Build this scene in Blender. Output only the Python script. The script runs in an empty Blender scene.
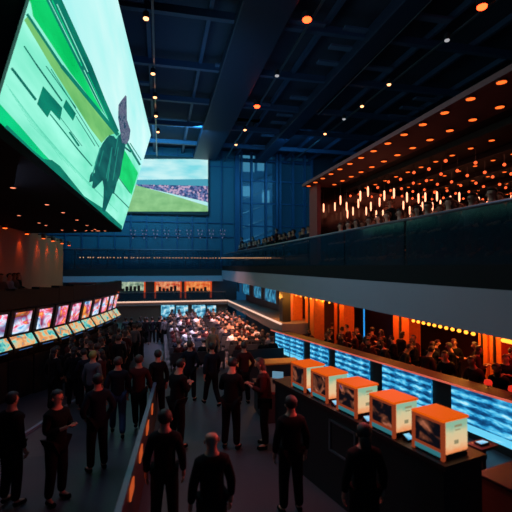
import bpy, bmesh, math, random
from mathutils import Vector, Matrix, Euler
R = random.Random(7)
PI = math.pi
sc = bpy.context.scene
col = sc.collection

# ------------------------------------------------------------------ camera
F = 420.0
CAMZ = 3.7
cd = bpy.data.cameras.new('camera'); cam = bpy.data.objects.new('camera', cd); col.objects.link(cam)
cam.location = (0, 0, CAMZ)
cam.rotation_euler = (PI/2 + math.atan(10/F), 0, -math.atan(96/F))
cd.sensor_width = 36; cd.lens = F/512*36; cd.clip_end = 300; cd.clip_start = .05
cd.dof.use_dof = True; cd.dof.focus_distance = 12.0; cd.dof.aperture_fstop = .9
sc.camera = cam
CR = cam.rotation_euler.to_matrix()
O = Vector((0, 0, CAMZ))
def ray(px, py): return CR @ Vector(((px-256)/F, (256-py)/F, -1))
def on_z(px, py, z):
    d = ray(px, py); return O + d*((z-CAMZ)/d.z)
def on_x(px, py, x):
    d = ray(px, py); return O + d*(x/d.x)
def on_y(px, py, y):
    d = ray(px, py); return O + d*(y/d.y)
def on_p(px, py, p, n):
    d = ray(px, py); return O + d*((p-O).dot(n)/d.dot(n))

# ------------------------------------------------------------------ colour and materials
def lin(c):
    return tuple(((v/255/12.92) if v/255 <= .04045 else ((v/255+.055)/1.055)**2.4) for v in c)
MATS = {}
def mat(name, rgb, rough=.6, metal=0., var=.15, scale=6., bump=0., spec=.5):
    if name in MATS: return MATS[name]
    m = bpy.data.materials.new(name); m.use_nodes = True; MATS[name] = m
    nt = m.node_tree; b = nt.nodes['Principled BSDF']
    c = lin(rgb)
    tc = nt.nodes.new('ShaderNodeTexCoord'); nz = nt.nodes.new('ShaderNodeTexNoise')
    nz.inputs['Scale'].default_value = scale; nz.inputs['Detail'].default_value = 4
    mx = nt.nodes.new('ShaderNodeMix'); mx.data_type = 'RGBA'
    mx.inputs[6].default_value = tuple(v*(1-var) for v in c)+(1,)
    mx.inputs[7].default_value = tuple(min(1, v*(1+var)) for v in c)+(1,)
    nt.links.new(tc.outputs['Object'], nz.inputs['Vector'])
    nt.links.new(nz.outputs['Fac'], mx.inputs[0]); nt.links.new(mx.outputs[2], b.inputs['Base Color'])
    b.inputs['Roughness'].default_value = rough; b.inputs['Metallic'].default_value = metal
    b.inputs['Specular IOR Level'].default_value = spec
    if bump:
        bp = nt.nodes.new('ShaderNodeBump'); bp.inputs['Strength'].default_value = bump
        nt.links.new(nz.outputs['Fac'], bp.inputs['Height']); nt.links.new(bp.outputs['Normal'], b.inputs['Normal'])
    return m
def emit(name, rgb, k=1.0):
    if name in MATS: return MATS[name]
    m = bpy.data.materials.new(name); m.use_nodes = True; MATS[name] = m
    nt = m.node_tree; b = nt.nodes['Principled BSDF']
    b.inputs['Base Color'].default_value = (.01, .01, .01, 1); b.inputs['Roughness'].default_value = .6; b.inputs['Specular IOR Level'].default_value = .08
    b.inputs['Emission Color'].default_value = lin(rgb)+(1,); b.inputs['Emission Strength'].default_value = k
    return m
def emit_tex(name, build, k=1.0):
    m = bpy.data.materials.new(name); m.use_nodes = True; MATS[name] = m
    nt = m.node_tree; b = nt.nodes['Principled BSDF']
    b.inputs['Base Color'].default_value = (.01, .01, .01, 1); b.inputs['Roughness'].default_value = .5; b.inputs['Specular IOR Level'].default_value = .12
    b.inputs['Emission Strength'].default_value = k
    out = build(nt); nt.links.new(out, b.inputs['Emission Color'])
    return m
def ramp(nt, fac, stops, interp='CONSTANT'):
    r = nt.nodes.new('ShaderNodeValToRGB'); r.color_ramp.interpolation = interp
    e = r.color_ramp.elements
    while len(e) < len(stops): e.new(.5)
    for i, (p, c) in enumerate(stops):
        e[i].position = p; e[i].color = lin(c)+(1,)
    nt.links.new(fac, r.inputs['Fac']); return r.outputs['Color']
def uvnode(nt, sx, sy, ox=0, oy=0, rnd=0.):
    t = nt.nodes.new('ShaderNodeUVMap'); mp = nt.nodes.new('ShaderNodeMapping')
    mp.inputs['Scale'].default_value = (sx, sy, 1); mp.inputs['Location'].default_value = (ox, oy, 0)
    nt.links.new(t.outputs['UV'], mp.inputs['Vector'])
    if rnd:
        oi = nt.nodes.new('ShaderNodeObjectInfo'); ml = nt.nodes.new('ShaderNodeMath'); ml.operation = 'MULTIPLY'
        ml.inputs[1].default_value = rnd
        ad = nt.nodes.new('ShaderNodeVectorMath'); ad.operation = 'ADD'
        nt.links.new(oi.outputs['Random'], ml.inputs[0]); nt.links.new(mp.outputs[0], ad.inputs[0]); nt.links.new(ml.outputs[0], ad.inputs[1])
        return ad.outputs[0]
    return mp.outputs[0]

# ------------------------------------------------------------------ mesh builder
class MB:
    def __init__(s): s.bm = bmesh.new(); s.uv = s.bm.loops.layers.uv.new('UVMap'); s.mi = 0
    def face(s, pts, mi=None):
        vs = [s.bm.verts.new(p) for p in pts]
        f = s.bm.faces.new(vs); f.material_index = s.mi if mi is None else mi
        if len(pts) == 4:
            for l, uv in zip(f.loops, ((0, 0), (1, 0), (1, 1), (0, 1))): l[s.uv].uv = uv
        return f
    def hexa(s, a, b):          # two quads (bottom, top), each counter-clockwise seen from above
        va = [s.bm.verts.new(p) for p in a]; vb = [s.bm.verts.new(p) for p in b]
        n = len(a)
        fs = [s.bm.faces.new(va[::-1]), s.bm.faces.new(vb)]
        for i in range(n): fs.append(s.bm.faces.new((va[i], va[(i+1) % n], vb[(i+1) % n], vb[i])))
        for f in fs:
            f.material_index = s.mi
            if len(f.loops) == 4:
                for l, uv in zip(f.loops, ((0, 0), (1, 0), (1, 1), (0, 1))): l[s.uv].uv = uv
        return s
    def box(s, x0, x1, y0, y1, z0, z1):
        x0, x1 = min(x0, x1), max(x0, x1); y0, y1 = min(y0, y1), max(y0, y1); z0, z1 = min(z0, z1), max(z0, z1)
        q = [(x0, y0), (x1, y0), (x1, y1), (x0, y1)]
        s.hexa([(x, y, z0) for x, y in q], [(x, y, z1) for x, y in q]); return s
    def seg(s, p, q, w, z0, z1):  # upright wall segment between plan points p, q, thickness w
        p = Vector(p[:2]); q = Vector(q[:2]); n = (q-p).normalized(); n = Vector((-n.y, n.x))*w/2
        ring = [p-n, q-n, q+n, p+n]
        a = z0 if isinstance(z0, (list, tuple)) else (z0, z0); b = z1 if isinstance(z1, (list, tuple)) else (z1, z1)
        zz0 = (a[0], a[1], a[1], a[0]); zz1 = (b[0], b[1], b[1], b[0])
        s.hexa([(v.x, v.y, z) for v, z in zip(ring, zz0)], [(v.x, v.y, z) for v, z in zip(ring, zz1)]); return s
    def bar(s, p, q, r, n=6):
        p = Vector(p); q = Vector(q); d = (q-p).normalized()
        u = d.orthogonal().normalized(); v = d.cross(u)
        A = [p+(u*math.cos(2*PI*i/n)+v*math.sin(2*PI*i/n))*r for i in range(n)]
        s.hexa(A, [a+(q-p) for a in A]); return s
    def lathe(s, c, prof, n=12):
        c = Vector(c); rings = []
        for r, z in prof: rings.append([s.bm.verts.new(c+Vector((r*math.cos(2*PI*i/n), r*math.sin(2*PI*i/n), z))) for i in range(n)])
        for a, b in zip(rings, rings[1:]):
            for i in range(n): s.bm.faces.new((a[i], a[(i+1) % n], b[(i+1) % n], b[i])).material_index = s.mi
        s.bm.faces.new(rings[0][::-1]).material_index = s.mi; s.bm.faces.new(rings[-1]).material_index = s.mi
        return s
    def ball(s, c, r, u=10, v=7):
        m = Matrix.Translation(c) @ Matrix.Diagonal((r[0], r[1], r[2], 1))
        res = bmesh.ops.create_uvsphere(s.bm, u_segments=u, v_segments=v, radius=1, matrix=m)
        for x in res['verts']:
            for f in x.link_faces: f.material_index = s.mi; f.smooth = True
        return s
    def add_mesh(s, me, mi=0, m=None):
        n = len(s.bm.faces); nv = len(s.bm.verts)
        s.bm.from_mesh(me); s.bm.faces.ensure_lookup_table(); s.bm.verts.ensure_lookup_table()
        for f in s.bm.faces[n:]: f.material_index = mi; f.smooth = True
        return s
    def mesh(s, name, mats, smooth=False, bevel=0., fix=True):
        if fix and not bevel: bmesh.ops.recalc_face_normals(s.bm, faces=s.bm.faces[:])
        if bevel:
            bmesh.ops.recalc_face_normals(s.bm, faces=s.bm.faces[:])
            bmesh.ops.bevel(s.bm, geom=s.bm.edges[:], offset=bevel, segments=2, affect='EDGES', profile=.6)
        me = bpy.data.meshes.new(name); s.bm.to_mesh(me); s.bm.free()
        for m in (mats if isinstance(mats, (list, tuple)) else [mats]): me.materials.append(m)
        if smooth: me.shade_smooth()
        return me
    def build(s, name, mats, parent=None, smooth=False, bevel=0., world=False, fix=True):
        if world and parent is not None: bmesh.ops.translate(s.bm, verts=s.bm.verts[:], vec=-parent.location)
        o = bpy.data.objects.new(name, s.mesh(name, mats, smooth, bevel, fix)); col.objects.link(o)
        if parent is not None: o.parent = parent
        return o
def tag(o, label=None, cat=None, group=None, kind=None):
    if label: o['label'] = label
    if cat: o['category'] = cat
    if group: o['group'] = group
    if kind: o['kind'] = kind
    return o
def empty(name, loc, rz=0, **k):
    o = bpy.data.objects.new(name, None); col.objects.link(o); o.location = loc; o.rotation_euler = (0, 0, rz)
    o.empty_display_size = .1
    return tag(o, **k)
def struct(mb, name, m, **k):
    o = mb.build(name, m, **k); o['kind'] = 'structure'; return o
def copy_tree(o, parent=None):
    c = o.copy(); col.objects.link(c); c.parent = parent
    for ch in KIDS.get(o.name, []): copy_tree(ch, c)
    return c
KIDS = {}
def reg(o):
    KIDS[o.name] = [x for x in col.objects if x.parent == o]
    for k in KIDS[o.name]: reg(k)
    return o

# materials
M_black = mat('black_paint', (20, 21, 25), .55)
M_dark = mat('dark_panel', (30, 33, 40), .5)
M_white = mat('pale_fascia', (150, 152, 165), .7, var=.06, scale=1.2)
M_carpet = mat('dark_carpet', (62, 58, 64), .62, var=.25, scale=3)
M_steel = mat('dark_steel', (46, 52, 62), .35, .7)
M_navy = mat('navy_wall', (40, 84, 104), .45, var=.15, scale=1.)
M_ceil = mat('ceiling_dark', (34, 44, 64), .8)
M_wood = mat('orange_wood', (225, 120, 45), .45, var=.25, scale=9)
M_redwall = mat('red_brown_wall', (110, 52, 40), .6, var=.2)
M_rail = mat('brushed_rail', (120, 130, 140), .3, .8)
M_lamp = emit('lamp_warm', (255, 130, 50), 7)
M_lampc = emit('lamp_pale', (255, 205, 170), 5)
M_lampr = emit('lamp_red', (255, 50, 15), 6)
def glass(name, rgb, a):
    m = bpy.data.materials.new(name); m.use_nodes = True; nt = m.node_tree
    b = nt.nodes['Principled BSDF']; b.inputs['Base Color'].default_value = lin(rgb)+(1,)
    b.inputs['Roughness'].default_value = .08; b.inputs['Specular IOR Level'].default_value = .25; b.inputs['Alpha'].default_value = a
    nz = nt.nodes.new('ShaderNodeTexNoise'); nz.inputs['Scale'].default_value = 1.5
    mr = nt.nodes.new('ShaderNodeMapRange'); mr.inputs[3].default_value = .05; mr.inputs[4].default_value = .2
    nt.links.new(nz.outputs['Fac'], mr.inputs[0]); nt.links.new(mr.outputs[0], b.inputs['Roughness'])
    MATS[name] = m; return m
M_glass = glass('railing_glass', (10, 46, 60), .5)
M_glassd = glass('curtain_glass', (20, 60, 90), .35)

# ------------------------------------------------------------------ ground
def gz(y):
    return 0. if y < 9 else (-1.6*(y-9)/23 if y < 32 else -1.6)
def floor_mat():
    m = mat('hall_floor', (66, 66, 74), .42, var=.22, scale=2.2, bump=.03)
    return m
b = MB()
ys = [-6, 9, 32, 44]
for y0, y1 in zip(ys, ys[1:]):
    b.hexa([(-14, y0, gz(y0)-.3), (20, y0, gz(y0)-.3), (20, y1, gz(y1)-.3), (-14, y1, gz(y1)-.3)],
           [(-14, y0, gz(y0)), (20, y0, gz(y0)), (20, y1, gz(y1)), (-14, y1, gz(y1))])
struct(b, 'floor', floor_mat())

# ceiling with its steel grid
struct(MB().box(-14, 20, -6, 37, 13.7, 14.0), 'ceiling', M_ceil)
b = MB()
for i in range(9):
    y = 3 + i*4.2; b.box(-13.9, 19.9, y-.12, y+.12, 13.0, 13.3)
for x in [-12+2.3*i for i in range(14)]: b.box(x-.08, x+.08, -5, 36.5, 13.25, 13.5)
struct(b, 'trim_1', mat('grid_steel', (52, 74, 104), .5, .2))
b = MB()
for i in range(24):
    for j in range(8):
        if R.random() < .28:
            x = -11.6+2.3*R.randint(0, 12); y = 4+i*1.4
            b.box(x+.3, x+1.8, y, y+.35, 13.15, 13.24)
        if R.random() < .12: pass
struct(b, 'trim_2', mat('ceiling_baffle', (66, 84, 112), .6))
d = tag(MB().box(2.7, 4.6, -5, 35.7, 12.75, 13.2).build('air_duct', mat('duct_metal', (30, 46, 70), .5, .3), bevel=.06), 'wide dark metal air duct running the length of the high ceiling', 'duct')
d = tag(MB().box(8.1, 9.0, -5, 35.7, 12.75, 13.3).build('air_duct', MATS['duct_metal'], bevel=.06), 'narrower dark air duct high above the right gallery', 'duct')

# ------------------------------------------------------------------ far wall
YF = 36.0
b = MB(); b.box(-14, 6.5, YF, YF+.3, -1.6, 13.7); struct(b, 'wall_far', M_navy)
b = MB()
zt = 13.7
for i in range(17): x = -13.6+1.25*i; b.box(x-.05, x+.05, YF-.14, YF, 3.6, zt)
for z in (6.2, 7.4, 12.3, 13.1): b.box(-14, 6.5, YF-.1, YF, z-.04, z+.04)
b.box(6.3, 6.7, YF-.3, YF+.2, 3.4, zt)
struct(b, 'trim_3', mat('mullion', (40, 78, 112), .4, .3))
# glazed curtain wall right of it
b = MB()
b.box(6.7, 13.4, YF, YF+.04, 3.4, zt); w1 = struct(b, 'window_1', M_glassd)
b = MB()
for x in (6.9, 7.8, 9.1, 10.1, 10.4, 11.6, 12.7, 13.4): b.box(x-.09, x+.09, YF-.25, YF+.12, 3.4, zt)
for z in (3.5, 5.3, 7.2, 9.2, 11.2, 13.0): b.box(6.7, 13.4, YF-.12, YF+.08, z-.05, z+.05)
o = b.build('window_frame', MATS['mullion'], w1)
struct(MB().box(13.4, 20, YF, YF+.3, -1.6, 13.7), 'wall_back', mat('dark_navy', (16, 26, 40), .7))
# building outside
ob = empty('office_building', (10, 52, -1), label='office building outside seen through the tall blue glazed wall', cat='building')
MB().box(4.5, 13.5, 50, 58, -1, 19).build('facade', mat('outside_facade', (90, 130, 160), .8), ob, world=True)
M_ow = emit('outside_window', (95, 190, 235), .9)
for k, (x, z, w, h) in enumerate([(9.4, 15.2, 1.8, 2.2), (11.6, 15.4, 1.2, 2.0), (9.7, 12.2, 1.2, 1.2), (12.2, 11.5, .9, 1.5), (16.2, 13.8, .8, 1.6)]):
    if x < 13: MB().box(x, x+w, 49.9, 49.99, z, z+h).build('window', M_ow, ob, world=True)
for k in range(5):
    z = 6.2+1.7*k
    MB().hexa([(8.5, 49.5, z-.1), (13.4, 49.5, z+1.9), (13.4, 49.98, z+1.9), (8.5, 49.98, z-.1)], [(8.5, 49.5, z), (13.4, 49.5, z+2), (13.4, 49.98, z+2), (8.5, 49.98, z)]).build('stair_flight', M_rail, ob, world=True)

# side walls
struct(MB().box(-14.3, -14, -6, YF, -1.6, 14), 'wall_left', M_black)
struct(MB().box(20, 20.3, -6, YF, -1.6, 14), 'wall_right', M_black)

# ------------------------------------------------------------------ big racing screens
def screen_plane():
    P1 = on_z(-10, 127, 5.6); P2 = on_z(122, 230, 5.6)
    P3 = on_y(151, 135, P2.y)
    n = (P2-P1).cross(P3-P1).normalized()
    P4 = on_p(79, -159, P1, n)
    return P1, P2, P3, P4, n
P1, P2, P3, P4, SN = screen_plane()
if SN.dot(O-P1) < 0: SN = -SN
bs = empty('giant_video_screen', (P1+P2)/2, label='giant tilted video wall showing a galloping racehorse, upper left', cat='video screen')
back = Vector((-1.9, 0, .1))
b = MB()
e = SN*-.05
b.hexa([P1+e, P2+e, P3+e, P4+e], [P1+e+back, P2+e+back, P3+e+back, P4+e+back])
b.build('housing', M_black, bs, world=True)
b = MB()
for p, q in ((P1, P2), (P2, P3), (P3, P4), (P4, P1)):
    b.bar(p-SN*.06, q-SN*.06, .05, 4)
b.build('frame', M_steel, bs, world=True)
def px_poly(mb, pts, off, mi):
    mb.face([on_p(x, y, P1+SN*off, SN) for x, y in pts], mi)
def px_line(mb, a, bb, w, off, mi, w2=None):
    a = Vector(a); bb = Vector(bb); d = (bb-a).normalized(); n = Vector((-d.y, d.x)); w2 = w if w2 is None else w2
    px_poly(mb, [a-n*w/2, bb-n*w2/2, bb+n*w2/2, a+n*w/2], off, mi)
K = 1.0
def field(name, c1, c2, sc_, k=1.):
    def f(nt):
        tc = nt.nodes.new('ShaderNodeTexCoord'); mp = nt.nodes.new('ShaderNodeMapping'); mp.inputs['Scale'].default_value = (1, .25, 1.6)
        nz = nt.nodes.new('ShaderNodeTexNoise'); nz.inputs['Scale'].default_value = sc_; nz.inputs['Detail'].default_value = 5
        nt.links.new(tc.outputs['Object'], mp.inputs[0]); nt.links.new(mp.outputs[0], nz.inputs['Vector'])
        return ramp(nt, nz.outputs['Fac'], [(.3, c1), (.7, c2)], 'LINEAR')
    return emit_tex(name, f, k)
S_mats = [field('picture_track', (105, 228, 190), (165, 255, 230), 1.2), field('picture_sky', (150, 242, 238), (222, 255, 252), .5),
          field('picture_green', (0, 190, 92), (20, 222, 120), 1.5), field('picture_teal', (4, 98, 88), (10, 140, 112), 2.),
          field('picture_olive', (92, 178, 98), (130, 205, 120), 2.), field('picture_lower_green', (0, 178, 118), (10, 225, 140), 1.2), field('picture_track_line', (88, 205, 172), (110, 225, 190), 2.)]
b = MB()
b.face([P1, P2, P3, P4], 0)
px_poly(b, [(62, 0), (3, -128), (79, -159), (151, 135), (141, 168), (117, 127), (105, 100)], .006, 1)
px_poly(b, [(46, 0), (-6, -110), (3, -128), (62, 0), (92, 66), (105, 99), (119, 131), (116, 133), (100, 107), (79, 66)], .01, 3)
for (q_, w_, m_) in (((52, 0, 82, 66), 1.0, 5), ((84, 70, 112, 128), .7, 0), ((57, 4, 88, 72), .8, 0), ((88, 74, 108, 118), .6, 5), ((49, 0, 80, 62), .7, 0)):
    px_line(b, q_[:2], q_[2:], w_, .014, m_)
px_poly(b, [(31, 4), (12, -40), (46, 0), (79, 66), (96, 100), (103, 113), (96, 106), (70, 72), (33, 16)], .010, 2)
px_poly(b, [(24, 20), (28, 16), (61.5, 66), (90, 102), (116, 133), (108, 136), (101.6, 143), (90, 128), (70, 96), (51, 66)], .009, 4)
px_line(b, (27, 14), (61.5, 66), 2.6, .016, 3); px_line(b, (61.5, 66), (118, 135), 3.6, .016, 3)
px_line(b, (36, 64), (62, 101), 1.6, .012, 3); px_line(b, (24, 46), (36, 64), 1.4, .012, 3)
px_line(b, (46, 66), (76, 108), .9, .012, 3); px_line(b, (51, 69), (99, 147), .7, .012, 3); px_line(b, (76, 116), (95, 146), .8, .012, 3)
px_line(b, (11.5, 68), (36, 100), 2.6, .012, 3); px_line(b, (50, 114), (78, 149.6), 1.3, .012, 3); px_line(b, (78, 149.6), (92, 166), 1.2, .012, 3)
px_line(b, (60, 117), (82, 146), .6, .012, 3)
px_poly(b, [(43, 86), (62.4, 108), (60, 120.6), (51, 110.5), (47.5, 117.6), (37, 104)], .014, 3)
px_poly(b, [(66, 99.5), (76, 113.6), (73, 121), (63, 107)], .014, 3)
px_line(b, (69.5, 132), (79, 146), 2, .014, 3)
px_poly(b, [(-4, 100), (0, 104), (20, 126), (44, 154), (66, 176), (36, 160), (-10, 127)], .009, 5)
px_poly(b, [(7, 125), (33, 150), (44, 159), (52, 160), (60, 166), (84, 196), (104, 209), (122, 226), (122, 230), (-2, 134)], .013, 3)
px_poly(b, [(124.5, 150), (138, 173), (131.5, 195), (119, 177)], .011, 2)
px_line(b, (127, 143), (140, 165), 2.2, .015, 3); px_line(b, (130, 143), (141, 160), .9, .015, 3)
px_line(b, (112, 191), (129, 208), 1.0, .013, 3); px_line(b, (119, 178), (130, 193), .8, .013, 3)
for k in range(9): px_line(b, (6+3*k, 84+5*k), (62+7*k, 160+6.5*k), .45, .007, 6)
b.build('screen', S_mats, bs, world=True, fix=False)
z2p = lambda L: [(x/2.844, 60+y/2.844) for x, y in L]
b = MB()
def tri_poly(mb, pts, off, mi):
    f = mb.face([on_p(x, y, P1+SN*off, SN) for x, y in pts], mi); bmesh.ops.triangulate(mb.bm, faces=[f])
z3p = lambda L: [(70+x/5.69, 140+y/5.69) for x, y in L]
tri_poly(b, z3p([(205, -8), (225, -28), (250, -22), (262, -5), (290, -40), (318, -30), (322, 0), (300, 110), (285, 200), (255, 270), (240, 285), (228, 262), (215, 272), (205, 315), (201, 380), (198, 412), (183, 405), (190, 330), (192, 270), (185, 230), (170, 172), (158, 215), (150, 240), (138, 278), (125, 270), (130, 235), (108, 242), (115, 200), (125, 183), (140, 188), (142, 130), (165, 60), (185, 20)]), .02, 0)
px_line(b, z3p([(240, 40)])[0], z3p([(205, 220)])[0], .9, .022, 1); px_line(b, z3p([(275, 40)])[0], z3p([(245, 230)])[0], .9, .022, 1)
px_line(b, z3p([(275, -30)])[0], z3p([(255, 90)])[0], .8, .023, 1); px_line(b, z3p([(190, 60)])[0], z3p([(165, 150)])[0], .7, .022, 1)
px_line(b, z2p([(345, 240)])[0], z2p([(372, 262)])[0], 1.6, .02, 0); px_line(b, z2p([(330, 350)])[0], z2p([(322, 380)])[0], 1.6, .02, 0)
px_line(b, z2p([(285, 250)])[0], z2p([(262, 330)])[0], 1.2, .022, 1)
px_line(b, z2p([(318, 250)])[0], z2p([(306, 345)])[0], 1.2, .022, 1)
b.build('racehorse_picture', [field('picture_horse', (4, 70, 74), (16, 104, 98), 3.), field('picture_horse_light', (30, 130, 118), (40, 150, 130), 3.)], bs, world=True, fix=False)
b = MB()
tri_poly(b, z2p([(345, 115), (357, 100), (360, 104), (352, 130), (361, 170), (371, 200), (368, 225), (360, 240), (347, 236), (342, 205), (336, 165), (337, 128)]), .026, 0)
def jock(nt):
    tc = nt.nodes.new('ShaderNodeTexCoord'); v = nt.nodes.new('ShaderNodeTexVoronoi'); v.inputs['Scale'].default_value = 9
    nt.links.new(tc.outputs['Object'], v.inputs['Vector'])
    return ramp(nt, v.outputs['Distance'], [(.0, (70, 60, 110)), (.35, (120, 130, 150)), (.6, (30, 70, 100))])
b.build('jockey_picture', emit_tex('picture_jockey', jock, .9), bs, world=True, fix=False)

# far screen
fs0 = on_y(120, 211.5, YF-.35); fs1 = on_y(208, 159, YF-.35)
fs = empty('far_video_screen', ((fs0.x+fs1.x)/2, YF-.3, fs0.z), label='flat video screen on the far wall showing a racecourse crowd', cat='video screen')
MB().box(fs0.x-.08, fs1.x+.1, YF-.3, YF-.15, fs0.z-.12, fs1.z+.08).build('frame', M_black, fs, world=True, bevel=.02)
def fy(pts, mb, off, mi): mb.face([on_y(x, y, YF-.32-off) for x, y in pts], mi)
b = MB()
fy([(120, 211.5), (208, 211.5), (208, 159), (120, 159)], b, 0, 0)
fy([(120, 180), (208, 179), (208, 188), (120, 184)], b, .01, 1)
fy([(120, 184), (208, 186), (208, 203), (165, 192), (130, 184.5)], b, .02, 2)
fy([(120, 185), (135, 185), (165, 193), (207.5, 206), (208, 211.5), (120, 211.5)], b, .03, 3)
fy([(165, 192), (207.8, 202.3), (207.8, 204.3), (165, 193.2)], b, .04, 4)
def crowdtex(nt):
    tc = nt.nodes.new('ShaderNodeTexCoord'); v = nt.nodes.new('ShaderNodeTexVoronoi'); v.inputs['Scale'].default_value = 7
    nt.links.new(tc.outputs['Object'], v.inputs['Vector'])
    return ramp(nt, v.outputs['Color'], [(0, (40, 60, 110)), (.35, (90, 110, 160)), (.55, (190, 160, 190)), (.7, (120, 110, 160)), (.85, (60, 70, 120))])
def skytex(nt):
    tc = nt.nodes.new('ShaderNodeTexCoord'); mp = nt.nodes.new('ShaderNodeMapping'); mp.inputs['Scale'].default_value = (.25, 1, .9)
    n = nt.nodes.new('ShaderNodeTexNoise'); n.inputs['Scale'].default_value = 1.3; n.inputs['Detail'].default_value = 6
    nt.links.new(tc.outputs['Object'], mp.inputs[0]); nt.links.new(mp.outputs[0], n.inputs['Vector'])
    return ramp(nt, n.outputs['Fac'], [(.35, (130, 222, 232)), (.6, (205, 246, 246))], 'LINEAR')
b.build('screen', [emit_tex('race_sky', skytex, .95), emit('race_hills', (78, 165, 190), .9), emit_tex('race_crowd', crowdtex, 1.),
                   field('race_grass', (118, 178, 112), (150, 205, 138), 1.2), emit('race_rail', (180, 235, 235), 1.)], fs, world=True, fix=False)

# small chandeliers of glints below the far screen
lampf = None
for k in range(9):
    px = 133+11.2*k
    p = on_y(px, 233, YF-.5)
    t = empty('wall_lamp', p, label='small cluster lamp in the row under the far screen', cat='lamp', group='cluster lamps under the far screen')
    b = MB(); b.bar((0, 0, -.35), (0, 0, .42), .02); b.bar((-.15, 0, .1), (.15, 0, .1), .015); b.bar((0, 0, .4), (0, .5, .4), .02)
    b.build('bracket', M_rail, t)
    for (dx, dz) in ((-.18, .22), (.18, .2), (-.12, -.08), (.14, -.1), (0, -.4)): MB().ball((dx, 0, dz), (.035, .035, .045), 8, 5).build('bulb', emit('lamp_mauve', (140, 130, 170), .8), t)

# ------------------------------------------------------------------ far levels
zb = lambda y: on_y(165, y, YF).z
XG = 5.0
# far gallery slab, pale band, light strip, lower slab
struct(MB().box(-14, XG, 34.6, YF, zb(275.5), zb(269)), 'trim_4', M_black)
struct(MB().box(-14, XG+.1, 34.5, YF, zb(281), zb(275.5)), 'trim_5', M_white)
struct(MB().box(-14, 5.6, 34.5, YF, zb(303.5), zb(300)-.05), 'trim_6', mat('warm_plaster', (150, 128, 122), .7))
st = tag(MB().box(-3.6, 5.4, 34.40, 34.5, zb(300)-.05, zb(300)+.05).build('light_strip', emit('strip_peach', (255, 205, 180), 1.)), 'thin pale light strip along the edge of the far lower balcony', 'light strip')
p0 = Vector((5.45, 34.4, zb(300))); p1 = on_x(281, 324, 5.45)
st = tag(MB().hexa([(5.4, p0.y, p0.z-.03), (5.5, p0.y, p0.z-.03), (5.5, p1.y, p1.z-.03), (5.4, p1.y, p1.z-.03)], [(5.4, p0.y, p0.z+.04), (5.5, p0.y, p0.z+.04), (5.5, p1.y, p1.z+.04), (5.4, p1.y, p1.z+.04)]).build('light_strip', MATS['strip_peach']), 'thin pale light strip sloping along the right lower balcony edge', 'light strip')
struct(MB().hexa([(5.5, p1.y, p1.z-.5), (7.2, p1.y, p1.z-.5), (7.2, p0.y, p0.z-.4), (5.5, p0.y, p0.z-.4)], [(5.5, p1.y, p1.z), (7.2, p1.y, p1.z), (7.2, p0.y, p0.z), (5.5, p0.y, p0.z)]), 'trim_7', MATS['warm_plaster'])
# far gallery glass railing with string of bulbs
g = empty('glass_railing', (-3, 34.8, 3.4), label='blue glass railing across the far gallery below the big far screen', cat='railing')
MB().box(-13.9, XG-.1, 34.78, 34.82, 3.43, 5.0).build('glass_panel', M_glass, g, world=True)
MB().box(-13.9, XG-.1, 34.74, 34.86, 5.0, 5.06).build('top_rail', M_rail, g, world=True)
for i in range(13):
    x = -10+1.2*i; MB().box(x-.02, x+.02, 34.73, 34.79, 3.43, 5.0).build('post', M_steel, g, world=True)
g = empty('string_lights', (0, 34.6, 4.3), label='string of tiny warm bulbs strung along the far gallery railing', cat='string lights')
MB().bar((-6.3, 34.68, 4.4), (5.2, 34.68, 4.4), .012).build('cable', M_black, g, world=True)
for i in range(44):
    x = -6+11.0*i/44+R.uniform(-.06, .06)
    MB().ball((x, 34.66, 4.36), (.035, .035, .04), 6, 5).build('bulb', emit('bulb_peach', (255, 190, 140), 1.2), g, world=True)
g = empty('string_lights', (5.0, 26, 4.2), label='string of tiny bulbs along the receding right gallery glass', cat='string lights')
b = MB().bar((4.9, 34.0, 4.4), (4.9, 17.5, 4.1), .012); b.build('cable', M_black, g, world=True)
for i in range(36):
    y = 34-16*i/36.; MB().ball((4.88, y, 4.4-.3*i/36-.04), (.022, .022, .025), 6, 5).build('bulb', MATS['bulb_peach'], g, world=True)

# lit shopfronts on the far lower balcony
def niche(px0, px1, m, label, light):
    a = on_y(px0, 291, YF-.05); c = on_y(px1, 281.5, YF-.05)
    t = empty('shopfront', ((a.x+c.x)/2, YF-.1, a.z), label=label, cat='shopfront')
    MB().box(a.x, c.x, YF-.1, YF-.02, a.z, c.z).build('lit_panel', m, t, world=True)
    b = MB(); b.box(a.x-.12, a.x, YF-.35, YF-.02, a.z-.6, c.z+.1); b.box(c.x, c.x+.12, YF-.35, YF-.02, a.z-.6, c.z+.1); b.box(a.x-.1, c.x+.1, YF-.35, YF-.02, c.z, c.z+.1)
    b.build('frame', emit('sign_orange', (225, 80, 35), .8), t, world=True)
    b = MB()
    for k in range(5):
        x = a.x+.2+(c.x-a.x-.4)*k/5.; b.box(x, x+.22, YF-.22, YF-.12, a.z, a.z+R.uniform(.2, .45))
    b.build('goods', M_dark, t, world=True)
def nichetex(n, stops):
    def f(nt):
        tc = nt.nodes.new('ShaderNodeTexCoord'); v = nt.nodes.new('ShaderNodeTexNoise'); v.inputs['Scale'].default_value = 3.; v.inputs['Detail'].default_value = 3
        nt.links.new(tc.outputs['Object'], v.inputs['Vector'])
        return ramp(nt, v.outputs['Fac'], stops, 'LINEAR')
    return emit_tex(n, f, .9)
niche(119, 144, nichetex('shop_green', [(.35, (90, 120, 105)), (.6, (190, 210, 180))]), 'far shopfront with pale greenish lit window, leftmost of the three', 0)
niche(156, 180, nichetex('shop_red', [(.35, (190, 50, 30)), (.6, (245, 170, 120))]), 'far shopfront glowing red and peach, middle of the three', 0)
niche(186, 210, nichetex('shop_amber', [(.35, (215, 75, 30)), (.6, (250, 160, 90))]), 'far shopfront glowing amber, rightmost of the three', 0)
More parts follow.
